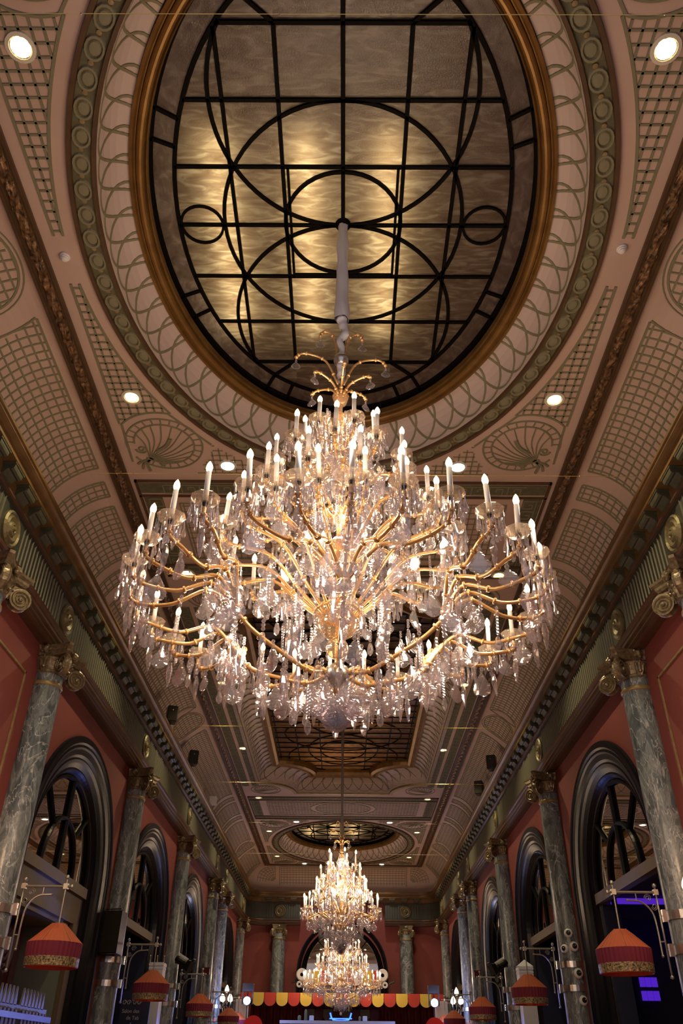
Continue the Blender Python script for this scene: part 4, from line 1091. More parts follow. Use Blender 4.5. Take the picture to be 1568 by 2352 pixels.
def arm_object(root, p, m='amber', rad=.019, n=5):
    P = bez(p, n); bm = BM(); tube(bm, P, rad, 7)
    for k in range(2, len(P)-2, 4): 
        q = P[k]; t = (P[k+1]-P[k-1]).normalized(); M = Matrix.Translation(q) @ t.to_track_quat('Z', 'Y').to_matrix().to_4x4()
        lathe(bm, [(rad, -.012), (rad*1.75, -.008), (rad*1.75, .008), (rad, .012)], 8, M)
    return link('arm', bm, m, root, smooth=True), P
def chandelier(root, rings, hubs, stem, top, detail, ncrown=6, hb=0, S=1., bigs=240):
    """rings: (R, pan height, number, start radius, start height, hump); heights are absolute z"""
    rnd = random.Random(int(hb*100)+3)
    drops = [0]; pend = [0]
    def candle(arm, x, y, z, a, sc_=1.):
        tl = (rnd.uniform(-.05, .05), rnd.uniform(-.05, .05), 0)
        c = link('candle', me_candle, None, arm, (x, y, z+.01), tl); c.scale = (sc_,)*3
        b = link('bulb', me_bulb, None, arm, (x+tl[1]*.27, y-tl[0]*.27, z+.28*sc_), tl); b.scale = (sc_,)*3
        p = link('drip_pan', me_pan, None, arm, (x, y, z), (0, 0, a)); p.scale = (sc_,)*3
        if detail: link('socket', me_socket, None, arm, (x, y, z-.0), None)
        if detail and drops[0] < 300:
            for q in range(10):
                aa = q*2*PI/10+a; d = link('teardrop', me_drop, None, arm, (x+.1*math.cos(aa), y+.1*math.sin(aa), z+.035), (rnd.uniform(-.08, .08), rnd.uniform(-.08, .08), rnd.uniform(0, 6))); d.scale = (1, 1, rnd.uniform(.8, 1.15)); drops[0] += 1
        else: f = link('drop_fringe', me_fringe, None, arm, (x, y, z), (0, 0, a), kind='stuff'); f.scale = (sc_,)*3
        if detail: f = link('inner_drop_fringe', me_fringe, None, arm, (x, y, z-.02), (0, 0, a+.3), kind='stuff'); f.scale = (.6, .6, 1.)
    extra = BM()
    def hang(x, y, z, kind=None, sc_=1.):
        me = kind or rnd.choice(me_pend+[me_spear])
        rot = (rnd.uniform(-.06, .06), rnd.uniform(-.06, .06), rnd.uniform(-.9, .9))
        if pend[0] < bigs:
            nm = me.name.split('.')[0]; o = link(nm, me, None, root, (x, y, z), rot); o.scale = (sc_,)*3; pend[0] += 1
        else:
            tmp = me; M = Matrix.Translation((x, y, z)) @ Matrix.Rotation(rot[2], 4, 'Z') @ Matrix.Scale(sc_, 4)
            vs = [extra.verts.new(M @ v.co) for v in tmp.vertices]
            for p in tmp.polygons: extra.faces.new([vs[i] for i in p.vertices])
    for ri, (R, zp, n, r0, z0, hump) in enumerate(rings):
        off = rnd.uniform(0, 6)
        if hubs and ri == 0:
            nh, rh, zh = hubs; per = n//nh
            for k in range(nh):
                ac = -PI/2+PI/nh*0+2*PI*k/nh+.06
                hxy = (rh*math.cos(ac), rh*math.sin(ac))
                def pol(r, a, z): return (r*math.cos(a), r*math.sin(a), z)
                A, P = arm_object(root, [pol(.06, ac, z0), pol(.25, ac, z0-.06), pol(.5, ac, z0+.02), pol(rh*.82, ac, zh-.12), pol(rh, ac, zh)], rad=.019)
                bm = BM(); ball(bm, (*hxy, zh), .04, 8, 5); link('hub_boss', bm, 'silver', A)
                hang(*pol(.5, ac, z0-.02), sc_=1.2); hang(hxy[0], hxy[1], zh-.04, sc_=1.3); hang(*pol(.72, ac, z0+.04), me_spear)
                for j in range(per):
                    a = ac + (j-(per-1)/2)*2*PI/n; am = ac+(a-ac)*.55
                    A, P = arm_object(root, [pol(rh, ac, zh), pol(rh+.06, ac+(a-ac)*.2, zh+.12), pol(rh+.2, am, zh+.27*hump), pol(rh+(R-rh)*.55, ac+(a-ac)*.8, zh+.17*hump), pol(R-.13, a, zp-.17), pol(R-.01, a, zp-.12), pol(R, a, zp)], rad=.0165)
                    candle(A, R*math.cos(a), R*math.sin(a), zp, a)
                    hang(*pol(rh+.2, am, zh+.26*hump-.02), sc_=1.1); hang(*pol(R-.13, a, zp-.18), me_pend[j % 3], sc_=1.15)
                    hang(*pol(R, a, zp-.10), me_spear, 1.1)
                    if j % 2: hang(*pol(rh+(R-rh)*.5, ac+(a-ac)*.8, zh+.17*hump-.03), me_chain, 1.)
                    hang(*pol(rh+.1, ac+(a-ac)*.4, zh+.1), me_pend[(j+1) % 3], 1.)
        else:
            for j in range(n):
                a = off+2*PI*j/n
                def pol(r, z): return (r*math.cos(a), r*math.sin(a), z)
                A, P = arm_object(root, [pol(r0, z0), pol(r0+(R-r0)*.25, z0+.22*hump), pol(r0+(R-r0)*.55, z0+(zp-z0)*.55+.12*hump), pol(R-.1, zp-.17), pol(R-.005, zp-.11), pol(R, zp)], rad=.015 if R > .5 else .012)
                candle(A, R*math.cos(a), R*math.sin(a), zp, a)
                hang(*pol(R-.1, zp-.19), me_pend[j % 3]); 
                if R > .6: hang(*pol(r0+(R-r0)*.55, z0+(zp-z0)*.55+.12*hump-.02), sc_=.95); hang(*pol(r0+(R-r0)*.3, z0+.2*hump-.02), me_chain)
    # lower inner tier of scrolled arms without candles, hung with prisms
    z0, zl = stem[0][0], stem[0][1]
    bm = BM()
    for z, r, sq in stem[1]: ball(bm, (0, 0, z), r, 14, 8, sq)
    lathe(bm, [(.02, stem[2][0]), (.024, stem[2][1])], 10)
    link('central_stem', bm, 'crystalwarm', root, smooth=True)
    bm = BM(); tube(bm, [(0, 0, stem[2][0]), (0, 0, stem[2][1])], .016, 8); link('gilded_rod', bm, 'amber', root)
    zb = z0
    bm = BM(); ball(bm, (0, 0, zb), .115*S, 18, 10, .9); link('silver_ball', bm, 'silver', root, smooth=True)
    for k in range(9):
        a = k*2*PI/9+.2
        for r, z, me in ((.13, zb-.13, me_pend[k % 3]), (.24, zb-.06, me_pend[(k+1) % 3]), (.36, zb+.0, me_chain), (.05, zb-.22, me_pend[0])):
            hang(r*S*math.cos(a), r*S*math.sin(a), z, me, 1.05)
    for k in range(16):
        a = k*2*PI/16
        for r, z, me in ((.62, zb+.12, me_pend[k % 3]), (.85, zb+.2, me_spear), (.45, zb+.06, me_spear), (1.1, zb+.34, me_pend[(k+1) % 3])):
            if r*S < rings[0][0]*.75: hang(r*S*math.cos(a+r), r*S*math.sin(a+r), z+rnd.uniform(-.03, .03), me, 1.1)
    # inner cluster of crystal around the stem between the tiers
    zt = top
    nf = 180 if detail else 110
    for k in range(nf):
        t = rnd.random(); z = zb+.35+(zt-.15-zb-.35)*t; rmax = (rings[0][0]*.62)*(1-t)**1.0+.14; r = rmax*math.sqrt(rnd.uniform(.1, 1)); a = rnd.uniform(0, 2*PI)
        hang(r*math.cos(a), r*math.sin(a), z, rnd.choice(me_pend+[me_spear, me_chain]), rnd.uniform(.8, 1.05))
    if extra.verts: link('crystal_drops', extra, 'crystal', root, kind='stuff')
    else: extra.free()
    # crown: hooked arms with prisms
    for (R, dz, up_, n, ph) in ((.23, .62, .36, 2, 0), (.48, .30, .30, 2, 0.0), (.33, .05, .14, ncrown, .5)):
        for k in range(n):
            a = (k+ph)*2*PI/n+.12; R_ = R*S
            def pol(r, z): return (r*math.cos(a), r*math.sin(a), z)
            A, P = arm_object(root, [pol(.03, zt+dz*.6*S), pol(R_*.35, zt+(dz+up_*.7)*S), pol(R_*.8, zt+(dz+up_)*S), pol(R_, zt+(dz+up_*.85)*S), pol(R_*1.02, zt+(dz+up_*.7)*S)], rad=.012)
            d = link('crown_prism', me_pend[1], None, A, pol(R_*1.02, zt+(dz+up_*.7)*S-.01), (0, 0, a)); d.scale = (.8,)*3
    bm = BM(); lathe(bm, [(.03, zt-.12), (.06*S, zt-.1), (.09*S, zt), (.06*S, zt+.05), (.03, zt+.08)], 16); link('crown_cup', bm, 'crystalwarm', root, smooth=True)

Z = CZ
chm = empty('chandelier', (0, 6.06, 0), label='largest crystal chandelier, hanging in the foreground from the near oval skylight', cat='chandelier', group='crystal chandeliers')
chandelier(chm, [(1.76, Z+3.29, 30, .1, Z+2.66, 1.), (1.07, Z+3.83, 18, .1, Z+3.12, 1.), (.86, Z+4.25, 12, .08, Z+3.65, .9), (.64, Z+4.74, 10, .07, Z+4.2, .8), (.35, Z+5.14, 6, .05, Z+4.72, .7)],
    (6, .95, Z+2.92), ((Z+2.62, 0), [(Z+2.86, .10, .9), (Z+3.10, .18, .85), (Z+3.32, .09, .9), (Z+3.9, .08, 1), (Z+4.2, .075, 1), (Z+4.32, .045, 1), (Z+4.5, .08, 1), (Z+4.68, .045, 1), (Z+4.85, .08, 1), (Z+5.1, .07, 1), (Z+5.3, .09, 1), (Z+5.45, .07, 1)], (Z+2.6, Z+5.9)), Z+5.75, True, hb=1)
# fabric sleeve over the main chandelier's chain
bm = BM()
def sleeve(bm, z0, z1, r0, r1, ph, n=28, seg=14):
    pr = []
    for i in range(n+1):
        t = i/n; pr.append((r0+(r1-r0)*t+.006*math.sin(t*19+ph), z0+(z1-z0)*t))
    lathe(bm, pr, seg, wob=lambda k, i: 1+.10*math.sin(k*1.8+i*.35+ph)+.05*math.sin(i*.9+k))
sleeve(bm, Z+6.95, Z+8.72, .078, .062, 0)
tube(bm, bez([(0, 0, Z+6.96), (.02, .01, Z+6.85), (.045, 0, Z+6.72), (-.02, 0, Z+6.60), (.01, 0, Z+6.48), (0, 0, Z+6.36)], 5), [.068, .06, .05, .048, .05, .055, .05, .045, .04, .042, .045, .05, .045, .04, .038, .038, .04, .04, .038, .035, .03, .03, .03, .03, .03, .03], 9)
sleeve(bm, Z+5.98, Z+6.30, .036, .05, 2, 10)
link('fabric_sleeve', bm, 'sleeve', chm, smooth=True, label='grey silk sleeve gathered around the suspension chain')
bm = BM(); ball(bm, (0, 0, Z+6.30), .085, 16, 10, 1.05); link('silver_finial', bm, 'silver', chm, smooth=True)
bm = BM(); tube(bm, [(0, 0, Z+5.85), (0, 0, Z+8.74)], .012, 6); link('chain', bm, 'steel', chm)

ch2 = empty('chandelier', (0, MID, 0), label='tall narrow crystal chandelier in the middle of the hall, second from the camera', cat='chandelier', group='crystal chandeliers')
chandelier(ch2, [(.92, Z+3.10, 16, .08, Z+2.7, .9), (.64, Z+3.50, 10, .08, Z+3.05, .9), (.52, Z+3.80, 7, .07, Z+3.4, .8), (.36, Z+4.14, 5, .05, Z+3.8, .7)],
    None, ((Z+2.62, 0), [(Z+2.9, .13, .9), (Z+3.3, .08, 1), (Z+3.7, .09, 1.3), (Z+4.0, .07, 1), (Z+4.35, .08, 1), (Z+4.5, .06, 1)], (Z+2.6, Z+4.8)), Z+4.62, False, S=.62, hb=2, bigs=60)
bm = BM(); sleeve(bm, Z+4.9, Z+8.58, .036, .032, 1); link('fabric_sleeve', bm, 'sleevedark', ch2, smooth=True)
ch3 = empty('chandelier', (0, 37.04, 0), label='farthest crystal chandelier, low and wide, in front of the end wall arch', cat='chandelier', group='crystal chandeliers')
chandelier(ch3, [(1.56, Z+2.72, 30, .1, Z+2.2, .8), (1.02, Z+3.34, 18, .1, Z+2.8, .9), (.72, Z+3.88, 12, .08, Z+3.4, .9), (.45, Z+4.35, 8, .05, Z+4.0, .7)],
    (6, .85, Z+2.42), ((Z+2.14, 0), [(Z+2.6, .16, .9), (Z+3.2, .09, 1), (Z+3.8, .08, 1), (Z+4.4, .08, 1)], (Z+2.1, Z+5.1)), Z+4.9, False, S=.85, hb=3, bigs=60)
bm = BM(); sleeve(bm, Z+5.5, Z+8.7, .05, .045, 1); link('fabric_sleeve', bm, 'sleevedark', ch3, smooth=True)
# the candles' light
for (y, z, p) in ((6.06, Z+4.25, 95), (6.06, Z+5.35, 45), (MID, Z+3.6, 75), (MID, Z+4.2, 55), (37.04, Z+3.9, 85)):
    plight('candle_light', (0, y, z), p, WARM, .3)
for y, R, z, p in ((6.06, 1.76, Z+3.75, 40), (6.06, .95, Z+3.1, 22), (37.04, 1.5, Z+3.2, 38), (MID, .9, Z+3.5, 22)):
    for k in range(6): plight('candle_light', (R*math.cos(k*PI/3+.5), y+R*math.sin(k*PI/3+.5), z), p, WARM, .12)

# ------------------------------------------------------------------ downlights, sensors, wires, speakers
def dl_mesh(R):
    r = empty('downlight'); bm = BM(); lathe(bm, [(R, -.0), (R*.98, -.018), (R*.72, -.022), (R*.68, -.0)], 20); link('trim_ring', bm, 'whitering', r)
    return r
for n_, (x, y, b) in enumerate(sorted(DL, key=lambda q: (q[1], q[0]))):
    if y < 0: continue
    R = .15
    r = empty('downlight', (x, y, Zc-.002)); bm = BM(); lathe(bm, [(R, 0), (R*.98, -.02), (R*.74, -.024), (R*.70, -.008)], 20); link('trim_ring', bm, 'whitering', r)
    bm = BM(); lathe(bm, [(0, -.01), (R*.66 if not b else R*.8, -.012), (R*.66 if not b else R*.8, -.004)], 18); link('lamp_disc', bm, 'lamp_white' if b else 'lamp_disc', r)
    side = 'left' if x < 0 else 'right'
    if b: where = {10.05: 'by the near tip of the big shell panels', 33.05: 'before the far oval skylight', 41.1: 'beyond the far oval, close to the end cove'}[y]
    else: where = {3.6: 'flaring in the top %s corner' % side, 8.45: 'in the lattice triangle beside the near oval', 13.5: 'behind the big chandelier in the key-pattern border', 19.0: 'level with the lowest pendants of the big chandelier', 24.1: 'beside the notched skylight', 29.6: 'at the corner of the far key-pattern panel', 34.65: 'near side of the far oval', 39.5: 'far side of the far oval'}[y]
    tag(r, '%s round ceiling downlight on the %s, %s' % ('white' if b else 'yellowish', side, where), 'downlight', 'ceiling downlights')
for x, y, l in ((-3.37, 6.0, 'left'), (3.33, 5.85, 'right')):
    bm = BM(); lathe(bm, [(.062, 0), (.065, -.02), (.05, -.035), (.052, -.045), (.038, -.055), (.04, -.065), (.02, -.08), (0, -.082)], 16); link('smoke_detector', bm, 'white', None, (x, y, Zc), None, None, 'small white ribbed smoke detector on the ceiling %s of the near oval' % l, 'detector', 'smoke detectors')
for n_, (y, w_) in enumerate(((2.86, 'topmost, across the near skylight'), (8.9, 'just beyond the candles of the large chandelier'), (19.2, 'below the large chandelier'), (24.0, 'across the middle skylight edge'), (28.8, 'before the far key-pattern panel'), (33.7, 'farthest, by the far oval'))):
    r = empty('tension_wire', (0, y, CZ+6.92), label='thin brass wire stretched across the hall, ' + w_, cat='wire', group='wires across the hall')
    bm = BM(); tube(bm, [(-4.35, 0, 0), (4.35, 0, 0)], .0045 if y > 5 else .003, 4); link('wire_strand', bm, 'wire', r)
    bm = BM()
    for x in (-3, -2.1, -.5, .4, 1.2, 2.6, 3.4): ball(bm, (x, 0, 0), .009, 5, 3)
    link('wire_clips', bm, 'silver', r, kind='stuff')
for x, y, l in ((-4.28, 19.0, 'left cornice, nearer of two'), (-4.28, 22.4, 'left cornice, farther of two'), (4.28, 22.6, 'right cornice, nearer of two'), (4.28, 25.1, 'right cornice, farther of two')):
    r = empty('cornice_speaker', (x, y, CZ+7.12), .35 if x < 0 else -.35, 'small black speaker perched on the %s' % l, 'speaker', 'black speakers on the cornice')
    bm = BM(); box(bm, -.13, .13, -.15, .15, -.20, .20); bmesh.ops.bevel(bm, geom=bm.edges[:], offset=.02, segments=1, affect='EDGES'); link('cabinet', bm, 'black', r)
    bm = BM(); box(bm, -.11, .11, -.158, -.15, -.18, .18); link('grille', bm, 'socket', r)
    bm = BM(); tube(bm, [(0, .1, 0), (.0, .22, -.05), (0, .22, -.22)], .015, 6); ball(bm, (0, -.16, .08), .02, 6, 4); link('mount', bm, 'silver', r)
r = empty('cornice_box', (-4.25, 26.5, CZ+7.02), 0, 'small white box fixed above the left cornice', 'box'); bm = BM(); box(bm, -.1, .1, -.14, .14, -.1, .1); box(bm, -.115, .115, -.155, .155, .1, .12); link('casing', bm, 'white', r)

# big wall speaker on the second left column
r = empty('wall_speaker', (-4.62, 17.86, CZ+2.13), -.25, 'large black loudspeaker strapped to the left column between the first two arches', 'speaker')
bm = BM(); v = [bm.verts.new(p) for p in ((-.26, -.18, -.38), (.26, -.18, -.38), (.18, .2, -.38), (-.18, .2, -.38), (-.26, -.18, .38), (.26, -.18, .38), (.18, .2, .38), (-.18, .2, .38))]
for f in ((0, 3, 2, 1), (4, 5, 6, 7), (0, 1, 5, 4), (1, 2, 6, 5), (2, 3, 7, 6), (3, 0, 4, 7)): bm.faces.new([v[i] for i in f])
link('cabinet', bm, 'black', r); bm = BM(); box(bm, -.24, .24, -.19, -.18, -.36, .36); link('grille', bm, 'socket', r)
bm = BM(); tube(bm, [(-.3, -.1, -.4), (-.3, -.1, .42), (.2, -.1, .42)], .012, 5); tube(bm, [(-.3, -.1, -.4), (.2, -.1, -.4)], .012, 5); link('yoke_frame', bm, 'black', r)
# toy eyes on the second right column
for n_, (h, off, rr, l) in enumerate(((2.24, 8, .085, 'topmost'), (1.965, -6, .080, 'left one of the middle pair'), (2.0, 17, .092, 'right one of the middle pair'), (1.53, 18, .095, 'between the two metal bands'), (1.07, 21, .088, 'lowest, below the bands'))):
    a = -PI/2 - .25 + math.asin((off-8)/30); cr = .258; cx_, cy_ = CX_COL+cr*math.cos(a), 18.325+cr*math.sin(a)
    r = empty('toy_eye', (cx_, cy_, CZ+h), 0, 'stick-on toy eye on the right column, ' + l, 'toy eye', 'toy eyes on the column'); r.rotation_euler = (PI/2, 0, a+PI/2)
    bm = BM(); lathe(bm, [(rr, -.02), (rr, .0), (rr*.9, .02), (rr*.6, .035), (0, .04)], 20); link('eye_white', bm, 'eyewhite', r, smooth=True)
    bm = BM(); lathe(bm, [(rr*.56, .036), (rr*.5, .05), (0, .06)], 16); link('pupil', bm, 'black', r, (.0, .004, 0)); 
    bm = BM(); ball(bm, (.012, .015, .062), .010, 6, 4); link('glint', bm, 'eyewhite', r)
# stage spotlights on the third columns
for s, side in ((-1, 'left'), (1, 'right')):
    r = empty('stage_lantern', (s*4.28, 24.3, CZ+2.22), 0, 'black theatre lantern with barn doors on the %s side of the hall' % side, 'stage light', 'black theatre lanterns')
    d = Vector((-s*.85, -.1, -.42)).normalized(); q = d.to_track_quat('Z', 'Y').to_matrix().to_4x4()
    bm = BM(); lathe(bm, [(0, -.22), (.07, -.21), (.10, -.12), (.10, .06), (.125, .08), (.125, .13)], 14, q); link('lantern_body', bm, 'black', r)
    for k in range(4):
        a = k*PI/2; bm = BM(); M = q @ Matrix.Rotation(a, 4, 'Z') @ Matrix.Translation((.12, 0, .14)) @ Matrix.Rotation(.5, 4, 'Y')
        vv = [bm.verts.new(M @ Vector(p)) for p in ((0, -.1, 0), (0, .1, 0), (0, .14, .16), (0, -.14, .16), (.008, -.1, 0), (.008, .1, 0), (.008, .14, .16), (.008, -.14, .16))]
        for f in ((0, 1, 2, 3), (7, 6, 5, 4), (0, 4, 5, 1), (1, 5, 6, 2), (2, 6, 7, 3), (3, 7, 4, 0)): bm.faces.new([vv[i] for i in f])
        link('barn_door', bm, 'black', r)
    bm = BM(); tube(bm, [(s*.2, .1, 0), (0, 0, .0)], .03, 6); tube(bm, [(s*.2, .1, 0), (s*.2, .2, 0)], .03, 6); link('clamp_arm', bm, 'black', r)
    # white cloth pillar
    r = empty('cloth_pillar', (s*4.50, 22.2, 0), 0, 'tall white cloth-covered square pillar on the %s, behind the second lampshade' % side, 'pillar', 'white cloth pillars')
    bm = BM(); v = box(bm, -.17, .17, -.19, .19, 0, CZ+2.0); link('cloth_cover', bm, 'whitefab', r)
    bm = BM(); box(bm, -.18, .18, -.2, .2, CZ+1.93, CZ+1.98); box(bm, -.176, .176, -.196, .196, CZ+1.86, CZ+1.89); link('cloth_hem', bm, 'whitefab', r)
    if s < 0:
        for px_, py_ in ((-.17, -.17), (.0, -.17), (.17, -.17)):
            bm = BM(); lathe(bm, [(.02, 0), (.022, .05), (.014, .12), (.02, .15), (0, .18)], 8); link('corner_finial', bm, 'silver', r, (px_, py_, CZ+1.98))
    else:
        bm = BM(); v = [bm.verts.new(p) for p in ((-.19, -.19, CZ+2.0), (.19, -.19, CZ+2.0), (.19, .19, CZ+2.0), (-.19, .19, CZ+2.0), (.02, 0, CZ+2.16))]
        for k in range(4): bm.faces.new((v[k], v[(k+1) % 4], v[4]))
        link('peaked_cap', bm, 'whitefab', r)
    bm = BM(); box(bm, -.11, .11, -.1, .02, -.1, .1); box(bm, -.12, .12, -.11, -.09, .06, .11)
    link('red_box', bm, 'redcurtain', None, (s*4.6, 30.85, CZ+2.55), None, None, 'small dark red box high on the %s column of the far pair' % side, 'box', 'red boxes on columns')
for s, side in ((-1, 'left'), (1, 'right')):
    r = empty('cloth_pillar', (s*3.75, 34.9, 0), 0, 'pale cloth-covered pillar far down the hall on the %s, by the end awning' % side, 'pillar', 'far white cloth pillars')
    bm = BM(); box(bm, -.22, .22, -.19, .19, 0, CZ+1.98); link('cloth_cover', bm, 'whitefab', r); bm = BM(); box(bm, -.23, .23, -.2, .2, CZ+1.90, CZ+1.95); link('cloth_hem', bm, 'whitefab', r)
# navy direction board with French lettering
r = empty('direction_board', (-4.68, 21.3, 0), 0, 'navy direction board with pale French lettering behind the second left lampshade', 'sign')
bm = BM(); box(bm, -.36, .30, -.02, .02, 0, CZ+1.35); link('board_panel', bm, 'navy', r)
def text(s, x, z, size, par, nm='lettering'):
    cu = bpy.data.curves.new(nm, 'FONT'); cu.body = s; cu.size = size; cu.align_x = 'CENTER'; cu.extrude = .002
    o = bpy.data.objects.new(nm, cu); COL.objects.link(o); o.parent = par; o.location = (x, -.025, z); o.rotation_euler = (PI/2, 0, 0); cu.materials.append(MT['text'])
    me = bpy.data.meshes.new_from_object(o.evaluated_get(bpy.context.evaluated_depsgraph_get())); bpy.data.objects.remove(o)
    return link(nm, me, None, par, (x, -.025, z), (PI/2, 0, 0), kind='stuff')
text('Salon des', -.12, CZ+.92, .105, r); text('de Tab', -.06, CZ+.79, .105, r); text('\u2022', -.09, CZ+.69, .09, r); text('Espace P', -.13, CZ+.56, .105, r); text('\u2022', -.11, CZ+.45, .09, r)
bm = BM()
for sg in (-1, 1):
    for cx_, rr in ((.07, .05), (.17, .05)):
        tube(bm, [(-.12+sg*cx_+rr*(1-i/16*.7)*math.cos(i*.5*sg), -.024, CZ+1.12+rr*(1-i/16*.7)*math.sin(i*.5)) for i in range(16)], .006, 4)
link('scroll_ornament', bm, 'text', r)

# picket rack with tubes at the lower left
r = empty('picket_rack', (-5.0, 12.9, 0), 0, 'grey pointed pickets above a blue-lit rack of tubes at lower left', 'rack')
bm = BM(); box(bm, -.03, .02, -.1, 2.9, CZ+.62, CZ+.71); link('top_rail', bm, 'picket', r)
for k in range(17):
    if k == 9: continue
    bm = BM(); y = .0+k*.165
    P = [(y-.062, CZ+.70), (y+.062, CZ+.70), (y+.058, CZ+.76), (y+.01, CZ+.95), (y-.05, CZ+.76)]
    A = [bm.verts.new((.02, a, b)) for a, b in P]; Bq = [bm.verts.new((-.01, a, b)) for a, b in P]; bm.faces.new(A); bm.faces.new(Bq[::-1])
    for q in range(5): j = (q+1) % 5; bm.faces.new((A[j], A[q], Bq[q], Bq[j]))
    link('picket', bm, 'picket', r)
    bm = BM(); tube(bm, [(.06, y, 0.3), (.06, y, CZ+.64)], .038, 8); link('tube', bm, 'tube', r)
for h in (.52, .28): bm = BM(); box(bm, .08, .12, -.1, 2.9, CZ+h, CZ+h+.08); link('cross_rail', bm, 'tube', r)

# ------------------------------------------------------------------ stage end
r = empty('striped_awning', (0, 38.9, 0), 0, 'red and yellow striped awning with scalloped edge across the end of the hall', 'awning')
N = 17; wd = .506
for k in range(N):
    x0 = -8.5*wd+k*wd; m = 'awny' if k % 2 else 'awnr'
    bm = BM(); P = [(x0+.01, CZ+2.47), (x0+.01, CZ+2.2)] + [(x0+wd/2-(wd/2-.01)*math.cos(PI*i/10), CZ+2.2-.22*math.sin(PI*i/10)) for i in range(1, 10)] + [(x0+wd-.01, CZ+2.2), (x0+wd-.01, CZ+2.47)]
    A = [bm.verts.new((a, 0, b)) for a, b in P]; Bq = [bm.verts.new((a, .03, b)) for a, b in P]; bm.faces.new(A); bm.faces.new(Bq[::-1])
    for q in range(len(P)): j = (q+1) % len(P); bm.faces.new((A[j], A[q], Bq[q], Bq[j]))
    link('scallop', bm, m, r)
    bm = BM(); vs = [bm.verts.new(p) for p in ((x0, 0, CZ+2.47), (x0+wd, 0, CZ+2.47), (x0+wd, 1.6, CZ+2.54), (x0, 1.6, CZ+2.54))]; bm.faces.new(vs); link('roof_stripe', bm, m, r)
for s in (-1, 1): bm = BM(); tube(bm, [(s*3.95, .1, 0), (s*3.95, .1, CZ+2.45)], .04, 8); link('awning_post', bm, 'socket', r)
r = empty('stage_curtain', (0, 40.6, 0), 0, 'dark red curtain hanging behind the striped awning', 'curtain')
bm = BM(); A = []; Bq = []
for i in range(161): x = -4.0+8*i/160; y = .07*math.sin(i*1.1); A.append(bm.verts.new((x, y, 0.02))); Bq.append(bm.verts.new((x, y, CZ+2.4)))
for i in range(160): bm.faces.new((A[i], A[i+1], Bq[i+1], Bq[i]))
link('curtain_cloth', bm, 'redcurtain', r); bm = BM(); tube(bm, [(-4, 0, CZ+2.42), (4, 0, CZ+2.42)], .03, 6); link('curtain_rail', bm, 'socket', r)
r = empty('small_awning', (0, 40.2, 0), 0, 'shadowed inner awning with grey and plum scallops under the striped one', 'awning')
for k in range(8):
    x0 = -1.6+k*.4; bm = BM(); P = [(x0, CZ+1.95), (x0, CZ+1.7)] + [(x0+.2-.2*math.cos(PI*i/8), CZ+1.7-.18*math.sin(PI*i/8)) for i in range(1, 8)] + [(x0+.4, CZ+1.7), (x0+.4, CZ+1.95)]
    A = [bm.verts.new((a, 0, b)) for a, b in P]; Bq = [bm.verts.new((a, .03, b)) for a, b in P]; bm.faces.new(A); bm.faces.new(Bq[::-1]); link('scallop', bm, 'curtain' if k % 2 else 'greypanel', r)
r = empty('booth', (-.15, 34.6, 0), 0, 'booth with a pale blue flat top at the bottom centre', 'booth')
bm = BM(); box(bm, -2.1, 2.1, -.6, .6, CZ+1.20, CZ+1.30); link('booth_top', bm, 'paleblue', r); bm = BM(); box(bm, -2.0, 2.0, -.5, .5, 0, CZ+1.20); link('booth_body', bm, 'navy', r)
for n_, (x, h, rr, l) in enumerate(((-1.27, .36, .05, 'taller'), (-1.5, .17, .06, 'shorter'), (.72, .16, .04, 'rightmost small'))):
    bm = BM(); lathe(bm, [(0, 0), (rr, 0), (rr*1.05, h*.5), (rr*.95, h*.85), (rr*.5, h*.97), (0, h)], 10); link('toy_cactus', bm, 'cactus', None, (-.0+x-.05, 34.3, CZ+1.30), None, None, 'grey-green rounded toy cactus on the blue booth top, %s one' % l, 'ornament', 'toy cacti', True)
for x, l in ((-.98, 'left'), (.98, 'right')):
    bm = BM(); v = box(bm, -.08, .08, -.08, .08, 0, .16); bmesh.ops.bevel(bm, geom=bm.edges[:], offset=.015, segments=1, affect='EDGES'); link('pale_cube', bm, 'paleblue', None, (-.12+x, 34.3, CZ+1.30), None, None, 'pale blue cube standing on the %s of the booth top' % l, 'cube', 'pale blue cubes')
r = empty('blue_light_crown', (-.03, 34.9, CZ+1.30), 0, 'glowing blue crown-shaped light ornament at the bottom centre', 'light')
bm = BM(); tube(bm, bez([(-.4, 0, .28), (-.3, 0, .08), (0, 0, .03), (.3, 0, .08), (.4, 0, .28)], 6), .03, 6); tube(bm, [(-.42, 0, .1), (.42, 0, .1)], .02, 6); link('light_tube', bm, 'blueglow', r); bm = BM(); box(bm, -.35, .35, -.04, .04, 0, .04); link('light_base', bm, 'socket', r)
bm = BM(); ball(bm, (0, 0, .25), .05, 8, 5); link('crown_knob', bm, 'goldpale', r)
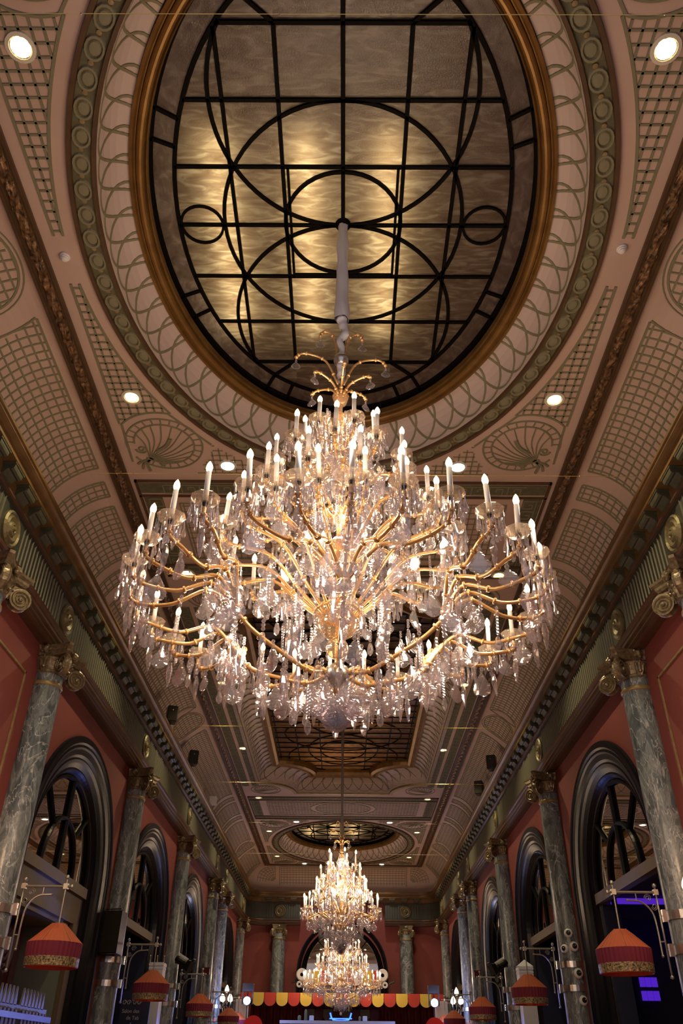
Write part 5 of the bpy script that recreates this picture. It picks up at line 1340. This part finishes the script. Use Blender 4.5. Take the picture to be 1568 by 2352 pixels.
for x, l in ((-3.42, 'left'), (3.35, 'right')):
    r = empty('moving_spotlight', (x, 33.5 if x < 0 else 33.5, CZ+1.85), 0, 'stage spotlight shining blue-white at the camera, %s of the striped awning' % l, 'stage light', 'blue-white spotlights')
    bm = BM(); lathe(bm, [(0, -.2), (.13, -.18), (.15, 0), (.15, .16), (.125, .17)], 16, Matrix.Rotation(PI/2, 4, 'X')); link('lantern_body', bm, 'black', r)
    bm = BM(); lathe(bm, [(0, .165), (.125, .165)], 16, Matrix.Rotation(PI/2, 4, 'X')); link('lens', bm, 'spotglow', r)
    bm = BM(); box(bm, -.2, -.16, -.05, .05, -.1, .3); box(bm, .16, .2, -.05, .05, -.1, .3); box(bm, -.2, .2, -.1, .1, .3, .55); tube(bm, [(0, 0, .5), (0, 0, -CZ-1.84)], .02, 6); link('yoke', bm, 'black', r)
    plight('spot_glow', (x, 33.2, CZ+1.85), 90, (.35, .5, 1), .1)
    r = empty('red_hood_seat', (x*1.0+(.35 if x < 0 else -.1), 32.6, 0), 0, 'bright red rounded hood seat low beside the %s spotlight' % l, 'seat', 'red hood seats')
    bm = BM(); A = []
    for j in range(7):
        row = []
        for i in range(13): a = PI*i/12; zz = CZ+.5+ (1.05-.12*j)*.0; R = .33-.02*j; row.append(bm.verts.new((R*math.cos(a), j*.08, CZ+1.05+.33*math.sin(a))))
        A.append(row)
    for a, b in zip(A, A[1:]):
        for i in range(12): bm.faces.new((a[i], a[i+1], b[i+1], b[i]))
    bm.faces.new(A[0]); link('hood', bm, 'red', r); bm = BM(); box(bm, -.33, .33, .0, .5, 0, CZ+1.05); link('seat_body', bm, 'red', r)
for x, l in ((-2.05, 'left'), (2.1, 'right')):
    r = empty('clip_lantern', (x, 39.0, CZ+2.72), 0, 'small dark lantern clipped above the striped awning, %s' % l, 'stage light', 'clip lanterns over the awning')
    bm = BM(); lathe(bm, [(0, -.18), (.08, -.15), (.1, .1), (.14, .2)], 10, Matrix.Translation((0, 0, .25)) @ Matrix.Rotation(1.2, 4, 'Y')); link('lantern_body', bm, 'black', r); r.scale = (.6, .6, .6)
    bm = BM(); tube(bm, [(0, 0, -.40), (0, 0, .25)], .02, 6); link('stalk', bm, 'socket', r)
r = empty('marquee_board', (0, 41.6, CZ+3.25), 0, 'cream, yellow and red scroll-ended show board behind the farthest chandelier', 'sign')
for k in range(9):
    bm = BM(); box(bm, -1.75+.389*k, -1.75+.389*(k+1)-.02, -.04, .04, -.28, .28); link('board_panel', bm, ('eyewhite', 'awny', 'awnr')[k % 3], r)
for s in (-1, 1):
    bm = BM(); lathe(bm, [(.08, -.05), (.22, -.06), (.26, 0), (.22, .06), (.08, .05)], 16, Matrix.Translation((s*1.85, -.02, .1)) @ Matrix.Rotation(PI/2, 4, 'X')); lathe(bm, [(.05, -.05), (.13, -.05), (.13, .05), (.05, .05)], 14, Matrix.Translation((s*1.95, -.02, -.28)) @ Matrix.Rotation(PI/2, 4, 'X')); link('scroll_end', bm, 'eyewhite', r)
bm = BM()
for s in (-1, 1): tube(bm, [(s*1.5, .05, -CZ-3.25), (s*1.5, .05, 0)], .04, 6)
link('board_post', bm, 'socket', r)
